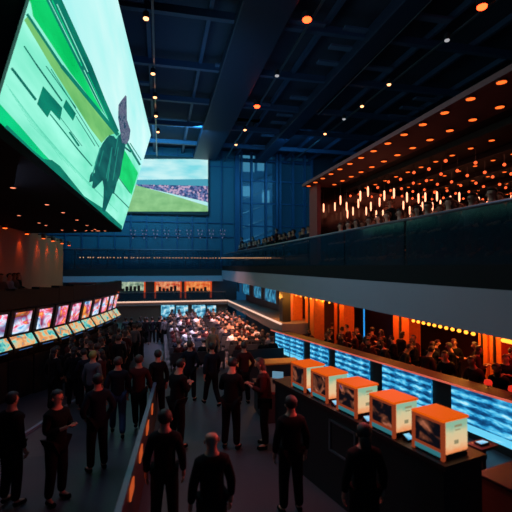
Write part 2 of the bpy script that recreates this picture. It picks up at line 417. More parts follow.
g = empty('balcony_railing', (0, 34.6, .9), label='dark glass railing in front of the three far shopfronts', cat='railing')
MB().box(-3.6, 5.3, 34.6, 34.64, .9, 1.55).build('glass_panel', M_glass, g, world=True)
MB().box(-3.6, 5.3, 34.58, 34.66, 1.55, 1.6).build('top_rail', M_rail, g, world=True)
# ground level screens at the far end
M_blank = nichetex('news_blue', [(.4, (40, 110, 150)), (.52, (120, 205, 235)), (.62, (225, 245, 250))])
for k, (a_, c_, y0, y1, lb) in enumerate([(161, 174.5, 305, 319, 'leftmost pale blue wall screen above the far seats'), (176, 188, 305.5, 319, 'second pale blue wall screen above the far seats'),
                                   (192, 205.5, 305, 318, 'third pale blue wall screen above the far seats'), (207, 216, 305.5, 317, 'rightmost small blue wall screen above the far seats')]):
    a = on_y(a_, y1, 35.2); c = on_y(c_, y0, 35.2)
    t = empty('wall_screen', ((a.x+c.x)/2, 35.2, a.z), label=lb, cat='screen', group='wall screens above the far seats')
    MB().box(a.x-.06, c.x+.06, 35.25, 35.35, a.z-.06, c.z+.06).build('frame', M_black, t, world=True)
    MB().box(a.x, c.x, 35.2, 35.25, a.z, c.z).build('display', M_blank, t, world=True)
struct(MB().box(-8, 5.6, 35.35, YF, -1.6, zb(303.5)), 'wall_lower', mat('beige_wall', (170, 150, 130), .7))

# ------------------------------------------------------------------ right gallery
ZB, ZT, ZG = 2.62, 3.34, 3.74
struct(MB().box(XG, XG+.35, 1.5, 34.5, ZB, ZT), 'trim_8', M_white)
struct(MB().box(XG+.02, 20, 1.5, 34.5, ZT, ZG-.02), 'trim_9', mat('slab_black', (9, 12, 17), .8, spec=.2))
struct(MB().box(XG+.35, 20, 1.5, 34.5, ZB+.1, ZT-.02), 'trim_10', M_dark)
# rail
g = empty('glass_railing', (XG+.1, 18, ZG), label='long teal glass railing along the front of the right gallery', cat='railing')
for k in range(11):
    y0 = 2+3*k; 
    MB().box(XG+.08, XG+.1, y0+.03, y0+2.95, ZG-.3, 4.66).build('glass_panel', M_glass, g, world=True, bevel=.004)
    MB().box(XG+.11, XG+.15, y0-.02, y0+.02, ZG-.02, 4.66).build('post', M_steel, g, world=True)
MB().bar((XG+.1, 1.8, 4.69), (XG+.1, 34.6, 4.69), .03, 8).build('top_rail', M_rail, g, world=True)
# gallery roof & end wall
ZC = 6.5
YE = 14.1
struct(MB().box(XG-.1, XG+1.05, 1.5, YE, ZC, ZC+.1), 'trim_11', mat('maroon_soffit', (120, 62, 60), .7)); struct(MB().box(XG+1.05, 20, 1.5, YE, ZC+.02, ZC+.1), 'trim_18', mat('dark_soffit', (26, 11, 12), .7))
b = MB(); b.box(XG+.17, XG+.3, YE-.75, YE, ZG, ZC); struct(b, 'trim_12', mat('rust_wall', (130, 46, 42), .7))
M_mirror = mat('smoked_mirror', (40, 26, 24), .12, .6, spec=.8)
struct(MB().box(XG+.3, 20, YE-.12, YE+.2, ZG, ZC), 'wall_end', M_mirror)
b = MB()
for x in (6.5, 7.9, 9.3, 10.8, 12.4): b.box(x-.12, x+.12, 1.6, YE-.2, ZC-.14, ZC)
struct(b, 'trim_13', MATS['dark_soffit'])
# downlights
pr = empty('ceiling_downlight', (0, 0, 0))
MB().lathe((0, 0, 0), [(.105, -.03), (.105, 0.0), (.1, .005)], 14).build('trim_ring', mat('lamp_ring', (120, 60, 40), .4, .6), pr)
MB().lathe((0, 0, -.045), [(.05, 0), (.085, .012), (.085, .02)], 14).build('lens', emit('lens_orange', (255, 100, 36), 1.9), pr)
reg(pr)
rowsX = [5.02, 5.78, 7.2, 8.6, 10.0, 11.5, 13.2]
names = ['in the row at the outer edge of the gallery ceiling', 'in the second row of the gallery ceiling', 'in the third row of the gallery ceiling', 'in the fourth row of the gallery ceiling',
         'in the fifth row of the gallery ceiling', 'in the sixth row of the gallery ceiling', 'in the innermost row of the gallery ceiling']
first = True
for r, (x, nm) in enumerate(zip(rowsX, names)):
    for k in range(19):
        y = 4.0+.65*k + (.2 if r % 2 else 0)
        if y > YE-.3 or x/y > 1.15: continue
        o = pr if first else copy_tree(pr); first = False
        o.location = (x, y, ZC+(.02 if r > 1 else 0)); q_ = (.85, .85, .72, .66, .66, .66, .66)[r]; o.scale = (q_, q_, q_); tag(o, 'round orange downlight '+nm, 'downlight', 'gallery downlights, row %d' % (r+1))
# hanging pendants near the end wall
pp = empty('pendant_lamp', (0, 0, 0))
MB().bar((0, 0, .3), (0, 0, .75), .008).build('cord', M_black, pp)
MB().lathe((0, 0, 0), [(.012, 0), (.026, .06), (.026, .26), (.015, .3)], 8).build('lamp_tube', emit('pendant_glow', (255, 165, 125), 2.6), pp)
reg(pp)
first = True
for rr, y in enumerate((13.7, 12.6, 11.2)):
    for k in range(26):
        x = 5.6+.38*k+R.uniform(-.1, .1)
        if x/y > 1.3: continue
        o = pp if first else copy_tree(pp); first = False
        o.location = (x, y, (5.55, 5.6, 5.65)[rr]-R.uniform(-.1, .2)); tag(o, ['slim glowing pendant hanging by the gallery end wall', 'slim glowing pendant in the middle of the gallery', 'slim glowing pendant in the nearer line over the gallery'][rr], 'pendant lamp', 'gallery pendants %d' % (rr+1))

pb = empty('globe_pendant', (0, 0, 0))
MB().bar((0, 0, .03), (0, 0, .4), .006, 5).build('cord', M_black, pb)
MB().ball((0, 0, 0), (.04, .04, .04), 8, 6).build('globe', emit('globe_red_orange', (255, 92, 46), 1.8), pb)
reg(pb); first = True
for i in range(11):
    for j in range(9):
        x = 6.4+.8*i; y = 8.4+.62*j
        if x/y > 1.25: continue
        o = pb if first else copy_tree(pb); first = False
        o.location = (x, y, 6.12-.05*(j % 2)); tag(o, 'small round red-orange globe pendant in the %s cross row under the gallery ceiling' % ['nearest', 'second', 'third', 'fourth', 'fifth', 'sixth', 'seventh', 'eighth', 'farthest'][j], 'pendant lamp', 'globe pendants, cross row %d' % (j+1))

# ------------------------------------------------------------------ under the right gallery
M_bw = mat('dim_back_wall', (70, 40, 34), .6)
struct(MB().box(13, 13.2, 1.5, 22, 0-.5, ZB+.1), 'wall_bar', M_bw)
struct(MB().box(7.2, 13, 21.8, 22.1, -1.2, ZB+.1), 'wall_inner', M_bw)
# storefront at mid distance
b = MB(); b.box(7.0, 7.2, 21.8, 34.4, -1.6, ZB+.1); struct(b, 'wall_store', mat('grey_store', (92, 92, 108), .6))
M_bwin = nichetex('shop_window_blue', [(.35, (12, 40, 70)), (.55, (40, 130, 170)), (.7, (110, 190, 215))])
for k, (x0, x1, t0, t1) in enumerate([(226, 230, 281, 293), (234, 239, 283, 296), (243, 250, 284, 300), (254, 262, 286, 305), (265, 277, 288, 312)]):
    a = on_x(x0, t0, 6.96); c = on_x(x1, t1, 6.96)
    t = empty('shop_window', (6.96, (a.y+c.y)/2, a.z), label='narrow blue lit window on the right lower balcony, '+['farthest', 'second farthest', 'middle one', 'fourth from the far corner', 'nearest and widest'][k], cat='window')
    z1_, z0_ = ZB, p1.z+.35
    MB().box(6.96, 6.99, c.y, a.y, z0_, z1_).build('pane', M_bwin if k > 1 else mat('dark_pane', (14, 20, 34), .2), t, world=True)
    b = MB()
    for y in (a.y, c.y): b.box(6.9, 6.99, y-.06, y+.06, z0_, z1_)
    b.box(6.9, 6.99, c.y, a.y, z1_-.08, z1_); b.build('frame', M_white, t, world=True)
# dark column
a = on_x(278, 300, 5.6)
struct(MB().box(5.75, 6.15, a.y-.3, a.y+.25, -1.2, ZB+.1), 'column_1', M_black)
# orange pillars
def pillar(px0, px1, X, lab):
    a = on_x(px0, 330, X); c = on_x(px1, 330, X)
    t = empty('lit_pillar', (X, (a.y+c.y)/2, 0), label=lab, cat='pillar')
    y0, y1 = min(a.y, c.y), max(a.y, c.y); g_ = gz((y0+y1)/2)
    MB().box(X, X+.5, y0, y1, g_, ZB+.1).build('shaft', M_wood, t, world=True, bevel=.02)
    MB().box(X-.04, X+.54, y0-.04, y1+.04, g_, g_+.15).build('plinth', M_dark, t, world=True)
    MB().box(X-.05, X, y0+(y1-y0)*.45, y0+(y1-y0)*.55, g_+.2, ZB+.05).build('groove', M_dark, t, world=True)
for px0, px1, X, lab in [(286, 293, 6.4, 'orange lit wooden pillar farthest under the gallery, left end'), (305, 314, 6.8, 'orange lit pillar, second from the far end under the gallery'),
                    (334, 344, 8.0, 'orange lit pillar left of the dark doorway'), (393, 409, 9.2, 'broad orange lit pillar right of the dark doorway'),
                    (478, 487, 9.2, 'left one of the close pair of orange pillars at right'), (489, 501, 9.2, 'right one of the close pair of orange pillars at right')]:
    pillar(px0, px1, X, lab)
# bulb rail under the fascia
for (xa, xb, lab) in ((411, 477, 'row of orange bulbs under the gallery edge between the two pillar groups'), (502, 530, 'row of orange bulbs under the gallery edge at far right'), (294, 333, 'short row of orange bulbs under the far gallery edge')):
    a = on_x(xa, 326, 5.6); c = on_x(xb, 338, 5.6)
    t = empty('bulb_rail', (5.6, (a.y+c.y)/2, 2.6), label=lab, cat='light rail')
    zr = on_x(444, 328.5, 5.6).z
    MB().box(5.57, 5.63, c.y, a.y, zr+.06, zr+.10).build('hanger_rail', M_steel, t, world=True); MB().box(5.59, 5.61, c.y, a.y, zr+.1, ZB+.1).build('rail', M_wood, t, world=True)
    n = 11 if xa > 400 else 7
    for k in range(n):
        y = c.y+(a.y-c.y)*(k+.5)/n; MB().ball((5.6, y, zr+.02), (.03, .05, .035), 8, 6).build('bulb', emit('bulb_orange', (255, 150, 45), 3.), t, world=True)
# pale wall panel & blue strip
a = on_x(414, 335, 12.9); c = on_x(476, 350, 12.9)
tag(MB().box(12.9, 12.99, c.y, a.y, 1.2, 2.3).build('wall_mirror', mat('pale_panel', (190, 160, 140), .5)), 'wide pale panel on the wall behind the bar guests', 'wall panel')
a = on_x(364, 310, 9.5)
tag(MB().bar((9.5, a.y, gz(a.y)), (9.5, a.y, 2.6), .035, 8).build('neon_tube', emit('neon_blue', (30, 130, 200), 1.5)), 'thin vertical blue neon tube in the dark doorway', 'neon tube')
# deep doorway dark box
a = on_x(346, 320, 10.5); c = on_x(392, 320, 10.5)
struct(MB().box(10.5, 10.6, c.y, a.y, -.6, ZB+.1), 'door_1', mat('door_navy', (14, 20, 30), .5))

# ------------------------------------------------------------------ display counter (blue screens)
CA = on_z(275, 331, 1.1+gz(16)); CB = on_z(512, 401, 1.1)
def data_tex(seed):
    def f(nt):
        v = uvnode(nt, 1, 1); sp = nt.nodes.new('ShaderNodeSeparateXYZ'); nt.links.new(v, sp.inputs[0])
        def M(op, a, b_):
            n = nt.nodes.new('ShaderNodeMath'); n.operation = op
            for i_, q in enumerate((a, b_)):
                if isinstance(q, (int, float)): n.inputs[i_].default_value = q
                elif q is not None: nt.links.new(q, n.inputs[i_])
            return n.outputs[0]
        rows = M('SINE', M('MULTIPLY', sp.outputs['Y'], 2*PI*5.), None)
        cols = M('SINE', M('MULTIPLY', sp.outputs['X'], 2*PI*(3 if seed in (4, 5) else 2)), None)
        nz = nt.nodes.new('ShaderNodeTexNoise'); nz.inputs['Scale'].default_value = 1.; nz.inputs['Detail'].default_value = 3
        nt.links.new(uvnode(nt, 10, 13, seed*3.1, seed), nz.inputs['Vector'])
        a_ = M('ADD', M('MULTIPLY', rows, .2), M('MULTIPLY', cols, .09))
        a_ = M('ADD', a_, M('MULTIPLY', M('SUBTRACT', nz.outputs['Fac'], .5), 1.1))
        a_ = M('ADD', a_, .5)
        bot = M('LESS_THAN', sp.outputs['Y'], .17); a_ = M('MAXIMUM', a_, M('MULTIPLY', bot, .74))
        return ramp(nt, a_, [(.15, (8, 48, 92)), (.4, (18, 95, 150)), (.58, (50, 165, 220)), (.75, (110, 212, 246)), (.95, (190, 242, 255))], 'LINEAR')
    return emit_tex('data_screen_%d' % seed, f, 1.0)
t = empty('betting_counter', (CA+CB)/2*1., label='long dark counter faced with glowing blue odds screens, right side', cat='counter')
t.location.z = 0
dirc = (CB-CA); dirc.z = 0; L = dirc.length; dirc.normalize(); nrm = Vector((dirc.y, -dirc.x, 0))
if nrm.dot(O-CA) < 0: nrm = -nrm
CZ = lambda s: 1.1+gz(16)*(1-s/L)
def cpt(px):      # distance along the counter seen at pixel column px
    d = ray(px, 330); # intersect plan ray with plan line
    den = d.x*dirc.y-d.y*dirc.x
    s_ = (CA.x*d.y-CA.y*d.x)/den
    return s_
def cp(s, off=0): return CA+dirc*s+nrm*off
ext = L+2.2
b = MB(); p = cp(-.1, -.18); q = cp(ext, -.18)
b.seg(p, q, .36, (gz(p.y), gz(q.y)), (CZ(0), CZ(ext))); b.build('body', M_black, t, world=True)
b = MB(); b.seg(cp(-.15, -.12), cp(ext, -.12), .54, (CZ(0), CZ(ext)), (CZ(0)+.05, CZ(ext)+.05)); b.build('worktop', mat('red_brown_top', (24, 12, 12), .6), t, world=True)
b = MB(); b.seg(cp(-.15, .165), cp(ext, .165), .03, (CZ(0)+.01, CZ(ext)+.01), (CZ(0)+.05, CZ(ext)+.05)); b.build('led_strip', emit('led_coral', (235, 110, 90), .7), t, world=True)
for k, (xa, xb) in enumerate([(276, 290), (291, 304), (311, 329), (336, 370), (383, 432), (452, 545)]):
    s0, s1 = cpt(xa), cpt(xb)
    p0_, p1_ = cp(s0, .04), cp(s1, .04)
    b = MB(); zt0, zt1 = CZ(s0)-.03, CZ(s1)-.03
    h = .88
    b.face([(p0_.x, p0_.y, zt0-h), (p1_.x, p1_.y, zt1-h), (p1_.x, p1_.y, zt1), (p0_.x, p0_.y, zt0)])
    e_ = nrm*-.035
    b.face([(p0_+e_).to_2d().to_3d()+Vector((0, 0, zt0-h-.02)), (p0_+e_).to_2d().to_3d()+Vector((0, 0, zt0+.02)), (p1_+e_).to_2d().to_3d()+Vector((0, 0, zt1+.02)), (p1_+e_).to_2d().to_3d()+Vector((0, 0, zt1-h-.02))])
    b.build('display_screen', data_tex(k+1), t, world=True, fix=False)

# ------------------------------------------------------------------ kiosk counter and lit kiosks
KZ = 1.91; KH = .475
kpx = [(305, 366), (327, 374.5), (356, 386.5), (394, 402), (443, 420)]
kp = [on_z(x, y, KZ) for x, y in kpx]
kd = (kp[-1]-kp[0]); kd.z = 0; kd.normalize()      # towards the camera
kn = Vector((kd.y, -kd.x, 0));                      # horizontal normal
if kn.x > 0: kn = -kn                                # faces the aisle
ang = math.atan2(kd.x, -kd.y)                        # rotation about z from -Y
K0, K1 = kp[0], kp[-1]
kc = empty('kiosk_counter', (K0+K1)/2, label='long black counter carrying the five orange lit kiosks', cat='counter')
kc.location.z = 0
ctop = KZ-KH-.002
b = MB(); b.seg(K0-kd*1.0-kn*.27, K1+kd*.05-kn*.27, .66, 0, ctop-.06); b.build('body', M_black, kc, world=True)
b = MB(); b.seg(K0-kd*1.05-kn*.27, K1+kd*.10-kn*.27, .72, ctop-.06, ctop); b.build('worktop', mat('dark_laminate', (40, 22, 22), .45), kc, world=True)
b = MB(); q0 = on_p(329, 440, K1+kn*.07, kn); q1 = on_p(356, 470, K1+kn*.07, kn)
for z in (.75, 1.22): b.seg(q0, q1, .02, z, z+.03)
u = (q1-q0); u.z = 0; u.normalize()
b.seg(q0, q0+u*.04, .02, .75, 1.25); b.seg(q1-u*.04, q1, .02, .75, 1.25)
b.build('poster_frame', M_rail, kc, world=True)
def poster(nt):
    v = uvnode(nt, 1, 1); sp = nt.nodes.new('ShaderNodeSeparateXYZ'); nt.links.new(v, sp.inputs[0])
    nz = nt.nodes.new('ShaderNodeTexNoise'); nz.inputs['Scale'].default_value = 4.5; nz.inputs['Detail'].default_value = 2; nt.links.new(uvnode(nt, 1, 1, rnd=9.), nz.inputs['Vector'])
    a_ = nt.nodes.new('ShaderNodeMath'); a_.operation = 'MULTIPLY_ADD'; a_.inputs[1].default_value = .3; nt.links.new(nz.outputs['Fac'], a_.inputs[0]); nt.links.new(sp.outputs['Y'], a_.inputs[2])
    return ramp(nt, a_.outputs[0], [(.15, (255, 150, 90)), (.4, (248, 205, 155)), (.8, (225, 212, 165)), (1.0, (150, 195, 165))], 'LINEAR')
M_poster = emit_tex('kiosk_poster', poster, .85)
def kscr(nt):
    nz = nt.nodes.new('ShaderNodeTexNoise'); nz.inputs['Scale'].default_value = 2.2; nz.inputs['Detail'].default_value = 3; nz.inputs['Distortion'].default_value = 1.
    nt.links.new(uvnode(nt, .7, .6, rnd=12.), nz.inputs['Vector'])
    return ramp(nt, nz.outputs['Fac'], [(.0, (6, 8, 14)), (.5, (12, 12, 20)), (.6, (110, 60, 42)), (.68, (190, 110, 80)), (.74, (60, 50, 110))], 'LINEAR')
M_kscr = emit_tex('kiosk_screen', kscr, .8)
kw, kdp = .44, .40     # width along the row, depth away from the aisle
pk = empty('lit_kiosk', (0, 0, 0))
# local frame: x = depth away from aisle, -y = towards camera, origin at near front bottom corner
MB().box(.02, kdp, 0.0, kw, 0.05, KH-.03).build('cabinet', M_dark, pk, bevel=.008)
MB().box(-.02, kdp+.02, -.02, kw+.02, KH-.03, KH).build('top_panel', emit('kiosk_orange', (238, 92, 6), .85), pk, bevel=.006)
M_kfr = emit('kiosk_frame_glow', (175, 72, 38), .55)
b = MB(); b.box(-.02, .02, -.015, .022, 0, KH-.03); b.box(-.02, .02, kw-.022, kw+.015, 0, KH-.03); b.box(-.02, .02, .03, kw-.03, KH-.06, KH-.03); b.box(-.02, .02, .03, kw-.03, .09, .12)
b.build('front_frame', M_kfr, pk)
b = MB(); b.face([(-.004, kw-.03, .12), (-.004, .03, .12), (-.004, .03, KH-.06), (-.004, kw-.03, KH-.06)]); b.face([(.01, kw-.03, .12), (.01, kw-.03, KH-.06), (.01, .03, KH-.06), (.01, .03, .12)])
b.build('display_screen', M_kscr, pk, fix=False)
MB().box(-.015, .02, .03, kw-.03, .03, .09).build('light_strip', emit('strip_teal', (55, 130, 140), .7), pk)
b = MB(); b.face([(.03, -.012, .07), (kdp, -.012, .07), (kdp, -.012, KH-.035), (.03, -.012, KH-.035)]); b.face([(.03, -.001, .07), (.03, -.001, KH-.035), (kdp, -.001, KH-.035), (kdp, -.001, .07)])
pc = b.build('side_poster', M_poster, pk, fix=False)
for (x0, x1, z0, z1) in ((.18, .30, .365, .39), (.19, .27, .325, .337), (.17, .24, .17, .215)): MB().box(x0, x1, -.016, -.0125, z0, z1).build('poster_print', emit('print_tan', (150, 140, 105), .9), pc)
MB().box(0.0, kdp, -.005, kw, 0, .05).build('base', M_black, pk)
reg(pk)
klab = ['farthest small orange lit kiosk on the black counter', 'second farthest orange lit kiosk on the counter', 'middle one of the five orange lit kiosks', 'second nearest orange lit kiosk on the counter', 'nearest and largest orange lit kiosk with cream side poster']
for k, p in enumerate(kp):
    o = pk if k == 0 else copy_tree(pk)
    o.location = (p.x, p.y, KZ-KH); o.rotation_euler.z = ang
    tag(o, klab[k], 'kiosk', 'orange lit kiosks')
# small glowing tablets between kiosks
M_tab = emit_tex('tablet_glow', lambda nt: ramp(nt, uvnode(nt, 1, 1), [(0, (40, 150, 210)), (.4, (150, 225, 250)), (.8, (40, 110, 190))], 'LINEAR'), 1.0)
for k, p in enumerate(kp):
    c = p - kd*.62 - kn*.1; c.z = ctop
    if k == 0: continue
    t = empty('tablet', c, ang, label='small glowing tablet on the counter just beyond the '+['farthest', 'second farthest', 'middle', 'second nearest', 'nearest'][k]+' kiosk', cat='tablet')
    MB().hexa([(-.06, -.05, 0), (.06, -.05, 0), (.06, .05, 0), (-.06, .05, 0)], [(-.06, -.05, .02), (.06, -.05, .02), (.06, .05, .07), (-.06, .05, .07)]).build('body', M_black, t)
    b = MB(); b.face([(-.05, -.043, .026), (.05, -.043, .026), (.05, .043, .069), (-.05, .043, .069)])
    b.build('display', M_tab, t, fix=False)
# service desks between the kiosk row and the screen counter
c_ = K1+kd*.15-kn*1.25; c_.z = 0
t = empty('side_cabinet', (c_.x, c_.y, 0), ang, label='low orange-tan cabinet at the bottom right corner behind the kiosk counter', cat='cabinet')
MB().box(-.42, .6, -.6, .3, 0, 1.02).build('body', mat('tan_laminate', (150, 84, 60), .5), t, bevel=.015)
MB().box(-.45, .63, -.63, .33, 1.02, 1.06).build('worktop', M_black, t, bevel=.01)
for k, (px, py, lab) in enumerate([(482, 444, 'small blue lit keypad on the inner shelf right of the nearest kiosk'), (509, 469, 'pale lit keypad at the right edge below the blue screens')]):
    q_ = on_z(px, py, .9)
    t = empty('keypad', q_, ang, label=lab, cat='keypad')
    MB().box(-.1, .1, -.06, .06, 0, .03).build('body', M_black, t, bevel=.006)
    MB().box(-.085, .085, -.048, .048, .03, .034).build('keys', M_tab, t)
    t = empty('shelf', (q_.x, q_.y, 0), ang, label='dark pedestal shelf carrying the '+('blue lit keypad' if k == 0 else 'pale lit keypad'), cat='shelf')
    MB().box(-.2, .2, -.14, .14, .86, .9).build('shelf_board', M_black, t); MB().box(-.04, .04, -.04, .04, 0, .86).build('pedestal', M_black, t)
for k, (px, py, lab) in enumerate([(418, 446, 'small blue lit keypad behind the nearest kiosk'), (462, 452, 'pale lit keypad at right behind the nearest kiosk')]):
    pass
# control desk in the middle distance
c = on_z(262, 352, .75)
t = empty('control_desk', (c.x, c.y, gz(c.y)), label='dark desk with orange lit top left of the blue screens', cat='desk')
g_ = gz(c.y)
MB().box(-1.1, 1.2, -.3, .35, 0, .72).build('body', M_black, t, bevel=.02)
MB().box(-1.2, 1.3, -.36, .4, .72, .78).build('desktop', M_wood, t, bevel=.01)
c2 = on_z(268, 384, .8)
t = empty('low_desk', (c2.x+.4, c2.y, gz(c2.y)), label='low dark desk with a red lit edge beside the far kiosk', cat='desk')
MB().box(-.55, .5, -.3, .9, 0, .72).build('body', M_black, t, bevel=.02)
MB().box(-.6, .55, -.36, .95, .72, .78).build('desktop', M_redwall, t, bevel=.01)
# monitors with blue glow on it
m_ = empty('monitor', (c2.x+.35, c2.y+.35, gz(c2.y)+.782), -.5, label='small monitor with pale screen on the low dark desk', cat='monitor')
MB().box(-.12, .12, -.06, .06, 0, .015).build('base', M_black, m_); MB().box(-.02, .02, -.01, .01, .015, .16).build('stand', M_black, m_)
MB().box(-.14, .14, -.02, .02, .12, .29).build('display', emit('monitor_blue', (120, 170, 200), .6), m_)

# ------------------------------------------------------------------ left side: terminals and balcony
arc_px = [(-38, 322), (-14, 316.5), (10, 313), (35, 309.3), (55, 306.6), (69.5, 304.2), (82, 301.8), (92.5, 299.8), (101.5, 297.8), (109, 296), (114, 294.8), (118, 293.6)]
arc = [on_z(x, y, 2.3) for x, y in arc_px]
def art(nt):
    v = uvnode(nt, .9, 1.3, rnd=30.)
    vo = nt.nodes.new('ShaderNodeTexVoronoi'); vo.inputs['Scale'].default_value = 1.4; nt.links.new(v, vo.inputs['Vector'])
    nz = nt.nodes.new('ShaderNodeTexNoise'); nz.inputs['Scale'].default_value = 1.3; nz.inputs['Distortion'].default_value = 1.2; nt.links.new(v, nz.inputs['Vector'])
    a_ = ramp(nt, nz.outputs['Fac'], [(.3, (90, 170, 225)), (.4, (215, 235, 250)), (.5, (235, 150, 185)), (.56, (225, 60, 90)), (.63, (250, 160, 60)), (.7, (150, 215, 235))], 'LINEAR')
    bb = ramp(nt, vo.outputs['Distance'], [(0, (255, 255, 255)), (.5, (255, 255, 255)), (.8, (90, 70, 140))], 'LINEAR')
    mx = nt.nodes.new('ShaderNodeMix'); mx.data_type = 'RGBA'; mx.blend_type = 'MULTIPLY'; mx.inputs[0].default_value = .8
    nt.links.new(a_, mx.inputs[6]); nt.links.new(bb, mx.inputs[7]); return mx.outputs[2]
M_art = emit_tex('terminal_art', art, 1.15)
def art2(nt):
    v = uvnode(nt, 2, 1, rnd=17.)
    nz = nt.nodes.new('ShaderNodeTexNoise'); nz.inputs['Scale'].default_value = 1.5; nz.inputs['Distortion'].default_value = .8; nt.links.new(v, nz.inputs['Vector'])
    return ramp(nt, nz.outputs['Fac'], [(.3, (40, 150, 165)), (.42, (120, 220, 205)), (.52, (245, 190, 130)), (.62, (230, 140, 80)), (.7, (60, 170, 180))], 'LINEAR')
M_art2 = emit_tex('deck_art', art2, .95)
words = ['nearest, cut off by the left edge', 'second from the left picture edge', 'with pink and orange picture, third from the left', 'fourth from the left', 'fifth from the left', 'sixth from the left', 'seventh from the left', 'eighth from the left', 'third last toward the far end', 'second last toward the far end', 'last at the far end of the curve']
for k, (a, c) in enumerate(zip(arc, arc[1:])):
    mid = (a+c)/2; dv = (c-a); w = dv.length; dv.z = 0; dv.normalize()
    g_ = gz(mid.y)
    t = empty('betting_terminal', (mid.x, mid.y, g_), math.atan2(dv.y, dv.x), label='betting terminal with tall bright screen, '+words[k], cat='betting terminal', group='row of betting terminals on the left')
    # local: x along the row (far), -y towards the aisle
    z = lambda v: v-g_
    hw = w/2-.03
    s = .33*w
    f = .10
    MB().box(-hw, hw, .02, .6, 0, z(.86)).build('base', M_black, t, bevel=.02)
    MB().hexa([(-hw, .26, z(.86)), (hw, .26, z(.86)), (hw, .6, z(.86)), (-hw, .6, z(.86))], [(-hw, -.04, z(2.36)), (hw, -.04, z(2.36)), (hw, .5, z(2.36)), (-hw, .5, z(2.36))]).build('cabinet', M_black, t)
    b = MB(); b.face([(-s, .08, z(1.63)), (s, .08, z(1.63)), (s, -.055, z(2.28)), (-s, -.055, z(2.28))]); b.face([(-s, .11, z(1.63)), (-s, -.02, z(2.28)), (s, -.02, z(2.28)), (s, .11, z(1.63))])
    b.build('display_screen', M_art, t, fix=False)
    s2 = hw*.93
    b = MB(); b.face([(-s2, -.16, z(1.24)), (s2, -.16, z(1.24)), (s2, .06, z(1.56)), (-s2, .06, z(1.56))])
    b.build('touch_screen', M_art2, t, fix=False)
    MB().hexa([(-hw, -.15, z(1.12)), (hw, -.15, z(1.12)), (hw, .3, z(1.12)), (-hw, .3, z(1.12))], [(-hw, -.15, z(1.225)), (hw, -.15, z(1.225)), (hw, .12, z(1.60)), (-hw, .12, z(1.60))]).build('deck', M_black, t)
    MB().box(-s2*.7, s2*.5, -.165, -.152, z(1.15), z(1.17)).build('light_strip', emit('strip_dimblue', (60, 120, 190), .5), t)
# balcony above terminals
b = MB(); ba = [on_z(x, y, 2.3) for x, y in [(-90, 332)]+arc_px+[(119, 293.3)]]
for a, c in zip(ba, ba[1:]): b.seg(a+Vector((-.02, .1, 0)), c+Vector((-.02, .1, 0)), .3, 2.42, (3.02 if a.x < -3 else 2.9, 2.95))
bp = struct(b, 'trim_14', mat('balcony_front', (10, 16, 22), .7))
b = MB()
for a, c in zip(ba, ba[1:]):
    b.hexa([(-8.5, a.y, 1.9), (a.x-.7, a.y, 1.9), (c.x-.7, c.y, 1.9), (-8.5, c.y, 1.9)], [(-8.5, a.y, 2.17), (a.x-.7, a.y, 2.17), (c.x-.7, c.y, 2.17), (-8.5, c.y, 2.17)])
struct(b, 'trim_15', M_black)
# orange washed wall
wa = on_z(-60, 214, 5.25); 
WX = -6.9
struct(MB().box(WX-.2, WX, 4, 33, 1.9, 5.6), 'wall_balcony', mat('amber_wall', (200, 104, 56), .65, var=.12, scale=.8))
a = on_x(69, 262, WX)
struct(MB().box(WX, on_y(117, 275, a.y).x, a.y, a.y+.3, 2.3, on_y(90, 264.5, a.y).z), 'trim_16', mat('rose_plaster', (150, 100, 96), .7))
# soffit under the giant screen
b = MB(); Pa = Vector((-13, P1.y-3, 5.6))
b.hexa([(-13.9, P1.y-5, 5.5), (P1.x, P1.y-5, 5.5), (P2.x, P2.y, 5.5), (-6, P2.y+2.0, 5.5), (-13.9, P2.y+2.0, 5.5)], [(-13.9, P1.y-5, 7.5), (P1.x-.4, P1.y-5, 7.5), (P2.x-.2, P2.y, 7.5), (-6, P2.y+2.0, 7.5), (-13.9, P2.y+2.0, 7.5)])
struct(b, 'trim_17', mat('matte_black', (8, 8, 10), .9, spec=.1))
b = MB(); b.box(-13.9, P1.x-.45, -5.5, P2.y-.5, 7.5, 13.6); struct(b, 'wall_upper', M_black)
# soffit downlights
ps = empty('soffit_downlight', (0, 0, 0))
MB().lathe((0, 0, 0), [(.085, -.02), (.085, 0), (.08, .004)], 12).build('trim_ring', M_steel, ps)
MB().lathe((0, 0, -.03), [(.04, 0), (.06, .01), (.06, .015)], 12).build('lens', emit('lens_coral', (255, 140, 100), 1.8), ps)
reg(ps); first = True
for (x, y) in [(13, 187), (47, 204), (19, 215), (63, 212), (39, 222.5), (77, 219.5), (46, 225), (62, 231), (87, 225), (95, 229), (99, 232), (75, 236), (86, 239.5), (105, 234), (92, 241), (97, 241.5)]:
    p = on_z(x, y, 5.5)
    if p.y > 23: p = p*(22.5/p.y)
    p.z = 5.5
    o = ps if first else copy_tree(ps); first = False
    o.location = p; tag(o, 'small coral downlight in the dark soffit under the giant screen', 'downlight', 'soffit downlights under the giant screen')
